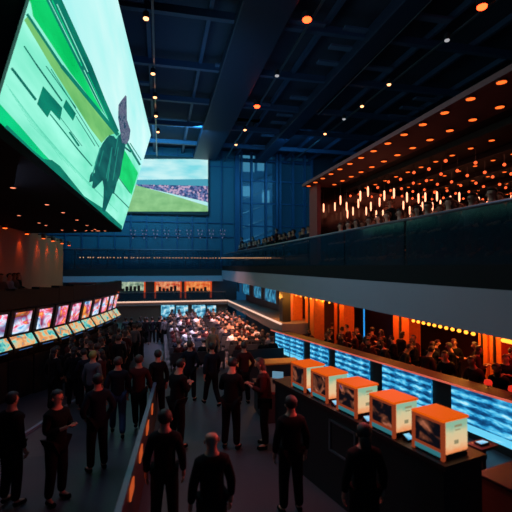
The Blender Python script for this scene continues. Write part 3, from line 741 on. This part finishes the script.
# wall washer lamps and their light
pw = empty('wall_washer', (0, 0, 0))
MB().lathe((0, 0, 0), [(.10, 0), (.12, .05), (.12, .26), (.08, .3)], 10).build('housing', mat('washer_housing', (90, 50, 36), .5), pw)
MB().lathe((0, 0, -.025), [(.07, 0), (.10, .012), (.10, .02)], 10).build('lens', emit('lens_red_orange', (255, 92, 30), 4), pw)
MB().box(-.32, -.02, -.03, .03, .2, .26).build('bracket', M_steel, pw)
reg(pw); first = True
for k, x in enumerate((-22, 5, 27, 43.5, 53, 62, 69)):
    y0 = 228 + (x-5)*.27
    pos = on_x(x, y0, WX+.33)
    o = pw if first else copy_tree(pw); first = False
    o.location = pos; tag(o, 'red-orange wall washer lamp above the amber balcony wall', 'wall lamp', 'wall washers over the left balcony')
    sp = bpy.data.lights.new('washer_spot', 'SPOT'); so = bpy.data.objects.new('washer_spot', sp); col.objects.link(so)
    so.location = (pos.x+.05, pos.y, pos.z-.06); sp.energy = 22; sp.color = (1, .25, .05); sp.spot_size = 1.5; sp.spot_blend = .9; sp.shadow_soft_size = .05
    so.rotation_euler = (0, .28, 0)   # leaning back to the wall
    so.rotation_euler = Vector((-.32, 0, -1)).to_track_quat('-Z', 'Y').to_euler()

# ------------------------------------------------------------------ aisle barrier, floor kerb
bp0 = on_z(112, 530, 1.0); bp1 = on_z(150, 400, 1.0); bp2 = on_z(163, 345, .7)
t = empty('aisle_barrier', (bp1.x, bp1.y, 0), label='waist-high barrier with pale top rail and orange lights dividing the aisle', cat='barrier')
pts = [bp0, bp1, bp2]
b = MB(); b2 = MB()
for a, c in zip(pts, pts[1:]):
    za, zc = gz(a.y), gz(c.y)
    b.seg(a, c, .05, (za, zc), (za+.94, zc+.94)); b2.seg(a, c, .075, (za+.94, zc+.94), (za+.99, zc+.99))
b.build('panel', mat('barrier_panel', (58, 40, 42), .4), t, world=True); b2.build('top_rail', mat('pale_rail', (96, 108, 135), .4, .3), t, world=True)
for k in range(8):
    f = k/8.
    a = bp0.lerp(bp1, f*2) if f < .5 else bp1.lerp(bp2, (f-.5)*2)
    c = bp0.lerp(bp1, min(1, f*2+.08)) if f < .5 else bp1.lerp(bp2, (f-.5)*2+.03)
    b = MB(); g_ = gz(a.y); off = Vector((.04, 0, 0)); b.seg(a+off, c+off, .02, g_+.70, g_+.86); b.build('light_panel', emit('barrier_orange', (225, 95, 45), .6), t, world=True)
M_kerb = mat('pale_kerb', (150, 160, 175), .5)
kpts = [on_z(x, y, gz(on_z(x, y, 0).y)) for x, y in [(14, 442), (36, 427), (77, 398), (104, 372)]]
b = MB()
for a, c in zip(kpts, kpts[1:]): b.seg(a, c, .08, (gz(a.y), gz(c.y)), (gz(a.y)+.06, gz(c.y)+.06))
tag(b.build('floor_kerb', M_kerb), 'pale kerb line on the floor in front of the left terminals', 'kerb')
kpts = [on_z(x, y, gz(on_z(x, y, -.5).y)) for x, y in [(133, 344), (139, 337), (143, 331)]]
b = MB()
for a, c in zip(kpts, kpts[1:]): b.seg(a, c, .1, (gz(a.y), gz(c.y)), (gz(a.y)+.06, gz(c.y)+.06))
tag(b.build('floor_kerb', M_kerb), 'short pale kerb at the far end of the left aisle', 'kerb')

# ------------------------------------------------------------------ ceiling track lights
for X, lab, ls in ((5.4, 'centre', [(307, 16, 2), (277, 73, 1), (257, 104, 2), (245, 128, 0), (236, 143, 0)]), (11.15, 'right', [(482, 3, 2), (447, 37, 1), (389, 82, 0), (362, 104, 0), (344, 117, 1), (325, 132, 0), (300, 160, 3)]),
                   (-.3, 'left', [(146, 15, 0), (153, 71, 0), (155, 95, 0), (156, 114, 0), (158, 130, 0)])):
    t = tag(MB().box(X-.04, X+.04, 6, 36, 12.75, 12.82).build('light_track', M_rail), 'thin straight light track on the '+lab+' of the high ceiling', 'light track')
    for (x, y, c) in ls:
        if c == 3: continue
        q = on_x(x, y, X) if abs(X) > 1 else on_z(x, y, 12.6)
        q = on_z(x, y, 12.6)
        lm = [emit('spot_peach', (255, 165, 110), 4.), emit('spot_grey', (170, 170, 175), 1.), emit('spot_red', (255, 60, 25), 9.)][c]
        nm = ['peach', 'dim white', 'bright red'][c]
        s = empty('track_spotlight', q, label='small %s spotlight hanging from the %s ceiling track' % (nm, lab), cat='spotlight', group='%s spotlights on the %s track' % (nm, lab))
        MB().bar((0, 0, .1), (0, 0, .2), .02).build('stem', M_steel, s)
        r_ = .17 if c == 2 else .1
        MB().lathe((0, 0, -.12), [(r_*.8, 0), (r_*1.1, .03), (r_*1.1, .22), (r_*.5, .26)], 10).build('housing', M_black, s)
        MB().ball((0, 0, -.13), (r_, r_, r_*.6), 10, 6).build('lens', lm, s)
for (x, y) in ((256, 60), (300, 60)): pass
tag(MB().bar(on_z(432, 0, 12.4), on_z(318, 115, 12.4), .022).build('ceiling_cable', M_rail), 'long thin cable running diagonally under the right ceiling', 'cable')
# ================================================================== PEOPLE
def skin(verts, edges, rad, sub=1):
    me = bpy.data.meshes.new('tmp'); me.from_pydata([tuple(v) for v in verts], edges, [])
    o = bpy.data.objects.new('tmp', me); col.objects.link(o)
    o.modifiers.new('s', 'SKIN')
    for i, r in enumerate(rad):
        sv = me.skin_vertices[0].data[i]; sv.radius = (r, r) if not isinstance(r, tuple) else r; sv.use_root = (i == 0)
    if sub:
        ss = o.modifiers.new('u', 'SUBSURF'); ss.levels = sub; ss.render_levels = sub
    dg = bpy.context.evaluated_depsgraph_get(); dg.update()
    out = bpy.data.meshes.new_from_object(o.evaluated_get(dg))
    bpy.data.objects.remove(o); bpy.data.meshes.remove(me)
    return out
def V(*a): return Vector(a)
class Pose: pass
def pose(kind):
    p = Pose(); S = kind.startswith('sit'); p.S = S
    dz = -.47 if S else 0
    lean = {'sit_lean': .16, 'phone': .04, 'lean': .14}.get(kind, .0)
    def up(x, y, z): return V(x, y+lean*max(0, (z-.95)/.5), z+dz)
    p.pelvis = up(0, 0, .95); p.waist = up(0, 0, 1.08); p.chest = up(0, .01, 1.28); p.upper = up(0, -.005, 1.41)
    p.neck = up(0, .0, 1.5)
    hd = {'phone': .06, 'sit_lean': .05}.get(kind, .015)
    p.h1 = up(0, hd*.6, 1.575); p.h2 = up(0, hd, 1.645); p.h3 = up(0, hd, 1.70); p.hd = hd
    p.sh = [up(s*.160, -.005, 1.375) for s in (-1, 1)]
    p.hip = [up(s*.09, 0, .90) for s in (-1, 1)]
    if S:
        p.knee = [V(s*.12, .43, .50) for s in (-1, 1)]; p.ank = [V(s*.13, .42, .09) for s in (-1, 1)]; p.toe = [V(s*.14, .56, .045) for s in (-1, 1)]; p.heel = [V(s*.13, .38, .05) for s in (-1, 1)]
    elif kind == 'walk':
        p.knee = [V(-.1, .14, .50), V(.1, -.02, .49)]; p.ank = [V(-.1, .26, .10), V(.1, -.30, .14)]; p.toe = [V(-.11, .41, .06), V(.11, -.17, .045)]; p.heel = [V(-.1, .21, .05), V(.1, -.34, .12)]
    else:
        p.knee = [V(s*.11, .02, .49) for s in (-1, 1)]; p.ank = [V(s*.125, -.02, .09) for s in (-1, 1)]; p.toe = [V(s*.15, .13, .045) for s in (-1, 1)]; p.heel = [V(s*.125, -.06, .05) for s in (-1, 1)]
    if kind in ('phone', 'hold'):
        p.elb = [up(s*.235, .03, 1.14) for s in (-1, 1)]; p.wri = [up(s*.10, .24, 1.20) for s in (-1, 1)]; p.han = [up(s*.055, .30, 1.235) for s in (-1, 1)]
    elif kind == 'pocket':
        p.elb = [up(s*.29, -.05, 1.13) for s in (-1, 1)]; p.wri = [up(s*.20, .06, .96) for s in (-1, 1)]; p.han = [up(s*.17, .09, .90) for s in (-1, 1)]
    elif kind == 'walk':
        p.elb = [up(-.24, -.08, 1.14), up(.24, .04, 1.14)]; p.wri = [up(-.25, -.06, .89), up(.24, .16, .92)]; p.han = [up(-.25, -.04, .81), up(.24, .20, .85)]
    elif S:
        p.elb = [up(s*.24, .05, 1.14) for s in (-1, 1)]; p.wri = [up(s*.15, .27, 1.07) for s in (-1, 1)]; p.han = [up(s*.12, .34, 1.06) for s in (-1, 1)]
    else:
        p.elb = [up(s*.235, -.03, 1.13) for s in (-1, 1)]; p.wri = [up(s*.25, .03, .89) for s in (-1, 1)]; p.han = [up(s*.25, .05, .81) for s in (-1, 1)]
    return p
def body_mesh(p, sub):
    v = [p.pelvis, p.waist, p.chest, p.upper, p.neck, p.h1, p.h2, p.h3]; r = [.115, .105, .115, .085, .056, .068, .090, .070]
    e = [(0, 1), (1, 2), (2, 3), (3, 4), (4, 5), (5, 6), (6, 7)]
    for i in (0, 1):
        k = len(v); v += [p.hip[i], p.knee[i], p.ank[i], p.toe[i]]; r += [.085, .056, .038, .034]; e += [(0, k), (k, k+1), (k+1, k+2), (k+2, k+3)]
        k = len(v); v += [p.sh[i], p.elb[i], p.wri[i], p.han[i]]; r += [.058, .042, .027, .03]; e += [(3, k), (k, k+1), (k+1, k+2), (k+2, k+3)]
    me = skin(v, e, r, sub)
    b = MB(); b.add_mesh(me); bpy.data.meshes.remove(me)
    c = (p.h2+p.h1)/2
    b.ball(c+V(0, .096, -.0), (.012, .02, .022), 8, 6)                         # nose
    for s in (-1, 1):
        b.ball(c+V(s*.088, -.005, .0), (.012, .02, .03), 8, 6)               # ear
        b.ball(c+V(s*.03, .084, .022), (.012, .009, .008), 8, 6)              # eye
    b.ball(c+V(0, .084, -.04), (.024, .008, .007), 8, 5)                       # mouth
    for i in (0, 1):                                                          # fingers
        s = -1 if i == 0 else 1
        d = (p.han[i]-p.wri[i]).normalized(); side = V(0, 1, 0) if abs(d.z) > .6 else V(1, 0, 0); side = (side-d*side.dot(d)).normalized()
        inn = d.cross(side); inn = inn if inn.dot(V(-s, 0, -.3)) > 0 else -inn
        for f, (o_, ln) in enumerate(((-.028, .072), (-.009, .082), (.01, .078), (.028, .062))):
            a = p.han[i]+side*o_; q1_ = a+d*ln*.5+side*o_*.15; q2_ = q1_+d*ln*.35+inn*.016; q3_ = q2_+d*ln*.18+inn*.02
            m2 = skin([a, q1_, q2_, q3_], [(0, 1), (1, 2), (2, 3)], [.0115, .0105, .0095, .008], 1); b.add_mesh(m2); bpy.data.meshes.remove(m2)
        a = p.han[i]-d*.02+side*.012; m2 = skin([a, a+side*.034+d*.02, a+side*.046+d*.052+inn*.012], [(0, 1), (1, 2)], [.014, .012, .009], 1); b.add_mesh(m2); bpy.data.meshes.remove(m2)
    return b
def jacket_mesh(p, sub, skirt=.0):
    lo = p.pelvis+(V(0, 0, -.07) if not p.S else V(0, .0, .02))
    lo = p.pelvis+V(0, 0, -.03 if not p.S else .03)
    v = [p.waist, lo, p.chest, p.upper+V(0, 0, -.01), p.neck+V(0, -.005, -.012)]; r = [.155, .158, .162, .125, .082]
    e = [(0, 1), (0, 2), (2, 3), (3, 4)]
    for i in (0, 1):
        k = len(v); v += [p.sh[i]+V(0, 0, -.008), p.elb[i], p.wri[i].lerp(p.elb[i], .08)]; r += [.076, .062, .046]; e += [(3, k), (k, k+1), (k+1, k+2)]
    return skin(v, e, r, sub)
def trouser_mesh(p, sub):
    v = [p.pelvis]; r = [.14]; e = []
    for i in (0, 1):
        k = len(v); v += [p.hip[i], p.knee[i], p.ank[i]]; r += [.112, .084, .068]; e += [(0, k), (k, k+1), (k+1, k+2)]
    return skin(v, e, r, sub)
def shoe_mesh(p, i):
    b = MB(); m = skin([p.heel[i], p.toe[i].lerp(p.heel[i], .4), p.toe[i]+V(0, .03, -.005)], [(0, 1), (1, 2)], [.045, .048, .038], 1); b.add_mesh(m); bpy.data.meshes.remove(m)
    return b
def hair_mesh(p, long=False):
    b = MB(); c = p.h2+V(0, -.008, .004)
    b.ball(c, (.099, .108, .104), 16, 12)
    kill = [v for v in b.bm.verts if (v.co.y-c.y) > .035 and (v.co.z-c.z) < .045 or (v.co.z-c.z) < -.055 and (v.co.y-c.y) > -.02]
    bmesh.ops.delete(b.bm, geom=kill, context='VERTS')
    if long:
        m = skin([c+V(0, -.03, 0), c+V(0, -.06, -.12), c+V(0, -.07, -.26)], [(0, 1), (1, 2)], [.09, .085, .05], 1); b.add_mesh(m); bpy.data.meshes.remove(m)
    return b
SK = [mat('skin_light', (190, 132, 108), .5), mat('skin_mid', (156, 104, 82), .5), mat('skin_dark', (104, 68, 54), .5)]
CL = [mat('cloth_black', (13, 13, 17), .9, spec=.15), mat('cloth_navy', (18, 22, 34), .9, spec=.15), mat('cloth_grey', (72, 72, 80), .85), mat('cloth_maroon', (58, 20, 22), .9, spec=.15), mat('cloth_tan', (140, 112, 88), .85), mat('cloth_white', (190, 190, 196), .85), mat('cloth_denim', (36, 54, 84), .9, spec=.15)]
HR = [mat('hair_black', (18, 15, 15), .6), mat('hair_brown', (52, 34, 26), .6), mat('hair_fair', (150, 112, 70), .6), mat('cap_olive', (130, 125, 60), .7)]
FULL = {}; LOW = {}
def full_proto(kind, long=False):
    key = (kind, long)
    if key in FULL: return FULL[key]
    p = pose(kind)
    FULL[key] = dict(body=body_mesh(p, 2).mesh('person', SK[0], True, fix=False), jacket=jacket_mesh(p, 2), trousers=trouser_mesh(p, 2), shoe=shoe_mesh(p, 0).mesh('shoe', CL[0], True, fix=False), shoe2=shoe_mesh(p, 1).mesh('shoe', CL[0], True, fix=False), hair=hair_mesh(p, long).mesh('hair', HR[0], True))
    for k in ('jacket', 'trousers'):
        FULL[key][k].materials.append(CL[0]); FULL[key][k].shade_smooth()
    return FULL[key]
def low_proto(kind, long, skn, top, bot, hr):
    key = (kind, long, skn, top, bot, hr)
    if key in LOW: return LOW[key]
    p = pose(kind); b = MB(); b.add_mesh(LOWM(kind, 'body')); b.add_mesh(LOWM(kind, 'jacket'), 1); b.add_mesh(LOWM(kind, 'trousers'), 2); b.add_mesh(LOWM(kind, 'hair', long), 3)
    LOW[key] = b.mesh('person', [SK[skn], CL[top], CL[bot], HR[hr]], True, fix=False); return LOW[key]
_lm = {}
def LOWM(kind, w, long=False):
    if (kind, w, long) in _lm: return _lm[(kind, w, long)]
    p = pose(kind)
    m = {'body': lambda: body_mesh(p, 1).mesh('b', SK[0], fix=False), 'jacket': lambda: jacket_mesh(p, 1), 'trousers': lambda: trouser_mesh(p, 1), 'hair': lambda: hair_mesh(p, long).mesh('h', HR[0])}[w]()
    _lm[(kind, w, long)] = m; return m
def person(kind, loc, rz, label, s=1., long=False, skn=0, top=0, bot=0, hr=0, bald=False, group=None):
    P = full_proto(kind, long)
    root = bpy.data.objects.new('person', P['body']); col.objects.link(root); root.location = loc; root.rotation_euler = (0, 0, rz); root.scale = (s, s, s)
    tag(root, label, 'person', group)
    root.material_slots[0].link = 'OBJECT'; root.material_slots[0].material = SK[skn]
    for nm, m in (('jacket', CL[top]), ('trousers', CL[bot]), ('shoe', CL[0]), ('shoe2', CL[0]), ('hair', HR[hr])):
        if nm == 'hair' and bald: continue
        c = bpy.data.objects.new(nm.rstrip('2'), P[nm]); col.objects.link(c); c.parent = root
        c.material_slots[0].link = 'OBJECT'; c.material_slots[0].material = m
    return root
def low(kind, loc, rz, label, group, s=1., tops=(0, 1, 2, 3, 4, 5)):
    long = R.random() < .35
    skn = R.choice((0, 0, 1, 1, 2)); top = R.choice((0, 0, 1, 2, 3, 4, 5)); bot = R.choice((0, 1, 6)); hr = R.choice((0, 0, 1, 2))
    top = R.choice(tops); bot = 0; hr = (0, 1)[R.randrange(2)]; skn = (0, 1)[R.randrange(2)]
    o = bpy.data.objects.new('person', low_proto(kind, long, skn, top, bot, hr)); col.objects.link(o)
    o.location = loc; o.rotation_euler = (0, 0, rz); o.scale = (s, s, s); tag(o, label, 'person', group); return o

# facing: rz = 0 looks along +Y (away from the camera)
def hp(px, py, s=1.):           # where someone stands whose head top shows at a pixel
    y = on_z(px, py, 1.74*s).y
    for _ in range(4): q = on_z(px, py, 1.74*s+gz(y)); y = q.y
    return Vector((q.x, q.y, gz(q.y)))
P_ = [
 ('stand', 291, 396, 1.0, .05, 'man in dark suit seen from behind, before the black kiosk counter', dict(top=0, skn=0, hr=0)),
 ('stand', 165, 410, 1.0, -.1, 'person in black jacket seen from behind, right against the aisle barrier', dict(top=0, hr=0)),
 ('stand', 212, 430, 1.0, .15, 'bald man in dark jacket, red lit head, bottom centre', dict(top=0, skn=0, bald=True)),
 ('phone', 231, 359, 1.04, -.5, 'dark-haired man looking down at his hands, left one of the central pair', dict(top=0, hr=0)),
 ('phone', 265, 358, 1.04, 1.3, 'person in dark coat turned left, right one of the central pair', dict(top=3, hr=1, long=True)),
 ('walk', 212, 343, 1.0, .3, 'slim person in dark clothes walking alone in the centre aisle', dict(top=1)),
 ('phone', 177, 360, 1.02, -.9, 'person in black leaning over the barrier in the middle distance', dict(top=0)),
 ('pocket', 190, 341, 1.0, -.3, 'person in dark clothes standing behind the one at the barrier', dict(top=1, hr=1)),
 ('stand', 158, 350, 1.0, .4, 'dark figure just left of the group at the barrier', dict(top=0)),
 ('walk', 118, 357, 1.0, .1, 'person in dark top and blue jeans walking away on the left aisle', dict(top=1, bot=6, hr=1)),
 ('walk', 139, 355, 1.0, -.1, 'person in maroon jacket walking beside the one in jeans', dict(top=3, hr=1)),
 ('walk', 147, 316, 1.0, .0, 'left one of two dark walkers at the far end of the left aisle', dict(top=0)),
 ('walk', 161, 314, 1.0, PI, 'right one of two dark walkers at the far end of the left aisle', dict(top=0)),
 ('stand', 93, 351, 1.0, -.5, 'person in an olive cap in the left crowd', dict(top=2, hr=3)),
 ('hold', 57, 390, 1.0, -2.2, 'person with bare forearms at the lower left before the kerb', dict(top=0, skn=0, long=True)),
 ('stand', 12, 392, 1.0, -.6, 'dark figure at the left picture edge', dict(top=0)),
 ('pocket', 98, 374, 1.0, .5, 'dark figure standing to the right of the kerb on the left', dict(top=1)),
 ('stand', 364, 424, 1.0, -.1, 'long-haired person in black standing close to the black kiosk counter', dict(top=0, long=True, hr=0)),
 ('pocket', 244, 342, 1.0, .2, 'person behind the central pair facing the stage of seats', dict(top=3, hr=1)),
 ('stand', 213, 327, 1.0, PI, 'distant person facing the camera with a lit pink face', dict(top=4, skn=0, hr=2)),
]
for kind, px, py, s, rz, lab, kw_ in P_:
    q = hp(px, py, s)
    person(kind, q, rz, lab, s=s, **kw_)
# phone in the hands of the central man
q = hp(234, 359, 1.04)

# benches + seated crowd on the main floor
def bench(x0, x1, y, z, lab, grp, face=0):
    t = empty('bench', ((x0+x1)/2, y, z), label=lab, cat='bench', group=grp); w = (x1-x0)/2
    sg = 1 if face == 0 else -1
    MB().box(-w, w, -.18*sg, .24*sg, .34, .39).build('seat', M_dark, t); MB().box(-w, w, -.2*sg, -.15*sg, .39, .80).build('backrest', M_dark, t)
    for s in (-1, 1): MB().box(s*w-.04 if s > 0 else -w, w if s > 0 else -w+.04, -.16*sg, .2*sg, 0, .34).build('leg', M_black, t)
ords = ['first', 'second', 'third', 'fourth', 'fifth', 'sixth', 'seventh', 'eighth', 'ninth', 'tenth', 'eleventh', 'twelfth', 'thirteenth', 'fourteenth', 'fifteenth', 'sixteenth']
n_c = 0
PZ = -.62
struct(MB().box(.25, 5.4, 17.0, 31.6, -1.9, PZ), 'trim_30', M_carpet)
for i in range(12):
    y = 17.6+1.15*i; z = PZ
    for (xa, xb, blk) in ((.55, 2.55, 'left'), (3.1, 5.1, 'right')):
        if blk == 'right' and i < 2: xa2 = xa
        bench(xa-.1, xb+.1, y, z, 'dark bench, %s row of the %s seating block, main floor' % (ords[i], blk), 'benches of the main floor')
        for k in range(4):
            x = xa+.25+.5*k+R.uniform(-.05, .05)
            if R.random() < .04: continue
            low('sit' if R.random() < .6 else 'sit_lean', (x, y, z-.03), R.uniform(-.25, .25)+(0 if R.random() < .5 else 0), 'spectator seated in the %s row of the %s block on the main floor' % (ords[i], blk), 'spectators in the %s row, %s block' % (ords[i], blk)); n_c += 1
# standing crowd along the left terminals
for i in range(44):
    for tr in range(30):
        y = R.uniform(11.8, 24); f = (y-9.5)/14.5
        xr = -1.15-.35*(1-f); xl = -3.3+1.7*f-.3*(1-f)
        x = R.uniform(xl, xr)
        if y > 20: x = R.uniform(-1.5, -.9)
        ok = all((o.location.xy-Vector((x, y))).length > .5 for o in col.objects if o.name.startswith('person') and o.parent is None)
        if ok:
            low(R.choice(('stand', 'pocket', 'phone')), (x, y, gz(y)), R.uniform(-.8, 1.6), 'dark standing guest in the dense crowd below the left terminals', 'standing guests below the left terminals', R.uniform(.95, 1.04), tops=(0, 0, 1, 2, 3)); break
for i in range(9):
    x = -2.6+.42*i+R.uniform(-.1, .1); y = 27+R.uniform(0, 2.5)
    low('stand', (x, y, gz(y)), R.uniform(-1, 1), 'distant standing guest near the beige wall at the end of the aisle', 'guests at the end of the aisle', tops=(0, 0, 1, 2))
# gallery guests
gal = ['nearest the glass railing', 'in the second row behind the glass railing', 'in the third row behind the glass railing', 'in the back row of the gallery']
for r, x in enumerate((5.75, 6.75, 7.75, 8.9)):
    y = 5.2+r*1.0
    rows = []
    while y < (31 if r < 2 else 13.6):
        if not (12.9 < y < 14.4 and r < 1) and not (13.7 < y < 14.5):
            st = R.random() < .06 and y > 10
            kind = R.choice(('stand', 'pocket')) if st else 'sit'
            low(kind, (x+R.uniform(-.08, .08), y, ZG-.02+.14+.12*r+(.2 if y > 14.4 else 0)+(0 if st else (-.03+.0))), PI/2+R.uniform(-.5, .5), ('standing' if st else 'seated')+' gallery guest '+gal[r], ('standing' if st else 'seated')+' gallery guests '+gal[r], tops=(0, 1, 2, 3, 3))
        y += R.uniform(.5, .62) if y < 16 else R.uniform(.62, 1.0)
    if True: struct(MB().box(x-.5, x+.5 if r < 3 else 19, 2, 13.9, ZG-.02, ZG-.02+.14+.12*r-.001), 'trim_%d' % (20+r), M_dark)
    if r == 0: struct(MB().box(x-.5, x+.5, 14.4, 31.5, ZG-.02, ZG-.02+.339), 'trim_26', M_dark)
    if r == 1: struct(MB().box(x-.5, x+3, 14.4, 31.5, ZG-.02, ZG-.02+.46-.001), 'trim_25', M_dark)
    for (ya, yb, w_) in ((4.9, 13.6, 'near'), (14.6, 31, 'far')):
        if w_ == 'far' and r > 1: continue
        t = empty('bench', (x, (ya+yb)/2, ZG-.02+.14+.12*r+(.2 if w_ == 'far' else 0)), label='long dark gallery bench %s, %s half' % (gal[r], w_), cat='bench', group='gallery benches')
        h = (yb-ya)/2
        MB().box(-.24, .2, -h, h, .34, .39).build('seat', M_dark, t); MB().box(.17, .2, -h, h, .39, .7).build('backrest', M_dark, t)
        for s in (-1, 1): MB().box(-.2, .16, s*h-.03, s*h+.03, 0, .34).build('leg', M_black, t)
# bar guests under the gallery, behind the blue screen counter
for i in range(48):
    s_ = .3+(L+1.2)*(i/48.)+R.uniform(-.1, .1); off = -1.0-(.0, .7, 1.35)[i % 3]-R.uniform(0, .2)
    q = cp(s_, off); st = i % 3 > 0
    if q.x > 12.4 or any(abs(q.x-px_-.25) < .55 and abs(q.y-py_) < .6 for px_, py_ in [(o.location.x, o.location.y) for o in col.objects if o.name.startswith('lit_pillar')]): continue
    low('phone' if st else 'sit_lean', (q.x, q.y, gz(q.y)+(0 if st else .26)), PI/2+R.uniform(-.9, .9)+(PI if R.random() < .4 else 0), 'red lit guest in the crowd behind the blue screen counter', 'guests behind the blue screen counter', R.uniform(.88, .98) if st else 1., tops=(0, 0, 1, 3, 3))
    if not st:
        t = empty('bar_stool', (q.x, q.y, gz(q.y)), label='dark bar stool under a guest behind the blue screen counter', cat='stool', group='stools behind the blue screen counter')
        MB().lathe((0, 0, 0), [(.18, 0), (.03, .03), (.03, .62), (.17, .63), (.17, .68)], 10).build('seat', M_black, t)
# left balcony silhouettes
for i in range(11):
    y = 12.5+.72*i; x = -5.6-.4*R.random()
    low('sit', (x, y, 2.14), R.uniform(-2.2, -1.2), 'silhouetted guest seated on the left balcony before the amber wall', 'guests on the left balcony')
    t = empty('stool', (x, y, 2.17), label='dark stool under a guest on the left balcony', cat='stool', group='stools on the left balcony')
    MB().lathe((0, 0, 0), [(.16, 0), (.03, .03), (.03, .34), (.17, .35), (.17, .385)], 10).build('seat', M_black, t)
# glowing red blobs added on the counter in place of reddish heads
for k, (px, sfx) in enumerate(((480, 'right pillar pair'), (504, 'right edge'))):
    s_ = cpt(px); q = cp(s_, -.2); q.z = CZ(s_)+.05
    t = empty('red_blob', q, label='small red glowing blob on the blue screen counter, toward the '+sfx, cat='glowing blob', group='red blobs on the blue screen counter')
    MB().lathe((0, 0, 0), [(.05, 0), (.05, .012), (.012, .02), (.012, .1)], 10).build('base', M_steel, t)
    MB().lathe((0, 0, .08), [(.07, 0), (.085, .03), (.07, .09), (.03, .11)], 12).build('blob_glow', emit('blob_red', (225, 45, 30), .9), t, smooth=True)

# ================================================================== LIGHT
w = bpy.data.worlds.new('world'); sc.world = w; w.use_nodes = True
bg = w.node_tree.nodes['Background']; bg.inputs[0].default_value = lin((40, 120, 170))+(1,); bg.inputs[1].default_value = .13
def area(name, loc, to, size, e, c, sy=None):
    l = bpy.data.lights.new(name, 'AREA'); o = bpy.data.objects.new(name, l); col.objects.link(o)
    o.location = loc; l.size = size; l.energy = e; l.color = c
    if sy: l.shape = 'RECTANGLE'; l.size_y = sy
    o.rotation_euler = (Vector(to)-Vector(loc)).to_track_quat('-Z', 'Y').to_euler(); return o
def point(name, loc, e, c, r=.2):
    l = bpy.data.lights.new(name, 'POINT'); o = bpy.data.objects.new(name, l); col.objects.link(o); o.location = loc; l.energy = e; l.color = c; l.shadow_soft_size = r; return o
area('facade_fill', (10, 40, 10), (10, 50, 10), 8, 900, (.15, .65, 1), 8)  # blue fill added to brighten the building behind the glass
area('blue_wash_up', (1, 20, 7.5), (1.5, 26, 13.7), 5, 150, (.12, .5, 1), 10)
area('blue_wash_far', (-1, 28, 12.3), (0, 36, 7), 8, 1000, (.09, .62, 1), 2); area('blue_wash_glass', (10, 28, 12), (10.5, 36, 8), 4, 160, (.08, .5, 1), 2)
area('blue_wash_right', (3, 10, 11), (8, 12, 13.7), 4, 18, (.12, .4, 1), 8)
area('cool_down', (1, 14, 12.3), (-.5, 14, 0), 6, 30, (.35, .6, 1), 10)
area('cool_fascia', (-1, 10, 8), (5, 12, 3), 2.5, 150, (.52, .62, 1), 9)
# gallery warmth
for y in (6, 9.5, 13): area('gallery_glow', (8.5, y, 6.3), (8.2, y, 3), 2.5, 24, (1, .24, .14))
area('gallery_soffit', (5.4, 10, 4.9), (5.6, 10, 6.5), .5, 6, (1, .3, .15), 9)
# under gallery
for y in (8, 11.5, 15, 18.5): area('bar_glow', (8.6, y, 2.55), (8.8, y, 0), 1.6, 42, (1, .06, .04))
for o in [o for o in col.objects if o.name.startswith('lit_pillar')]:
    point('pillar_lamp', (o.location.x-.7, o.location.y, 2.2), 60, (1, .36, .05), .1)
# red fill added over the aisle, no fixture; lights over the far seats
area('red_aisle_fill', (3.6, 6.5, 2.6), (1.3, 6.0, 0), 1.6, 120, (1, .12, .12), 4)
for nm_, x_, c_, e_ in (('seat_light_left', 1.5, (.8, .66, .95), 230), ('seat_light_right', 3.5, (1, .4, .26), 380)):
    o_ = area(nm_, (x_, 22, 4.2), (x_, 24.5, -1), 1.6, e_, c_, 10); o_.data.spread = 1.15
area('right_corner_glow', K1-kn*1.8+kd*1.6+Vector((0, 0, .9)), K1-kn*1.25+kd*.3-Vector((0, 0, 1.3)), .6, 10, (1, .3, .12))
area('far_shop_glow', (1, 34, 2.3), (1, 34.8, 1), 6, 8, (1, .4, .2), .5)

vs = sc.view_settings; sc.display_settings.display_device = 'sRGB'
vs.view_transform = 'Standard'; vs.look = 'None'; vs.exposure = 0.0; vs.gamma = 1; vs.use_curve_mapping = False
sc.cycles.use_denoising = True
sc.cycles.max_bounces = 6; sc.cycles.sample_clamp_indirect = 3.0
print('COUNT persons', sum(1 for o in col.objects if o.name.startswith('person')), 'objs', len(col.objects), 'kp', [tuple(round(v, 2) for v in p) for p in kp], 'CA', CA, 'CB', CB, 'arc', [tuple(round(v,1) for v in a) for a in arc])
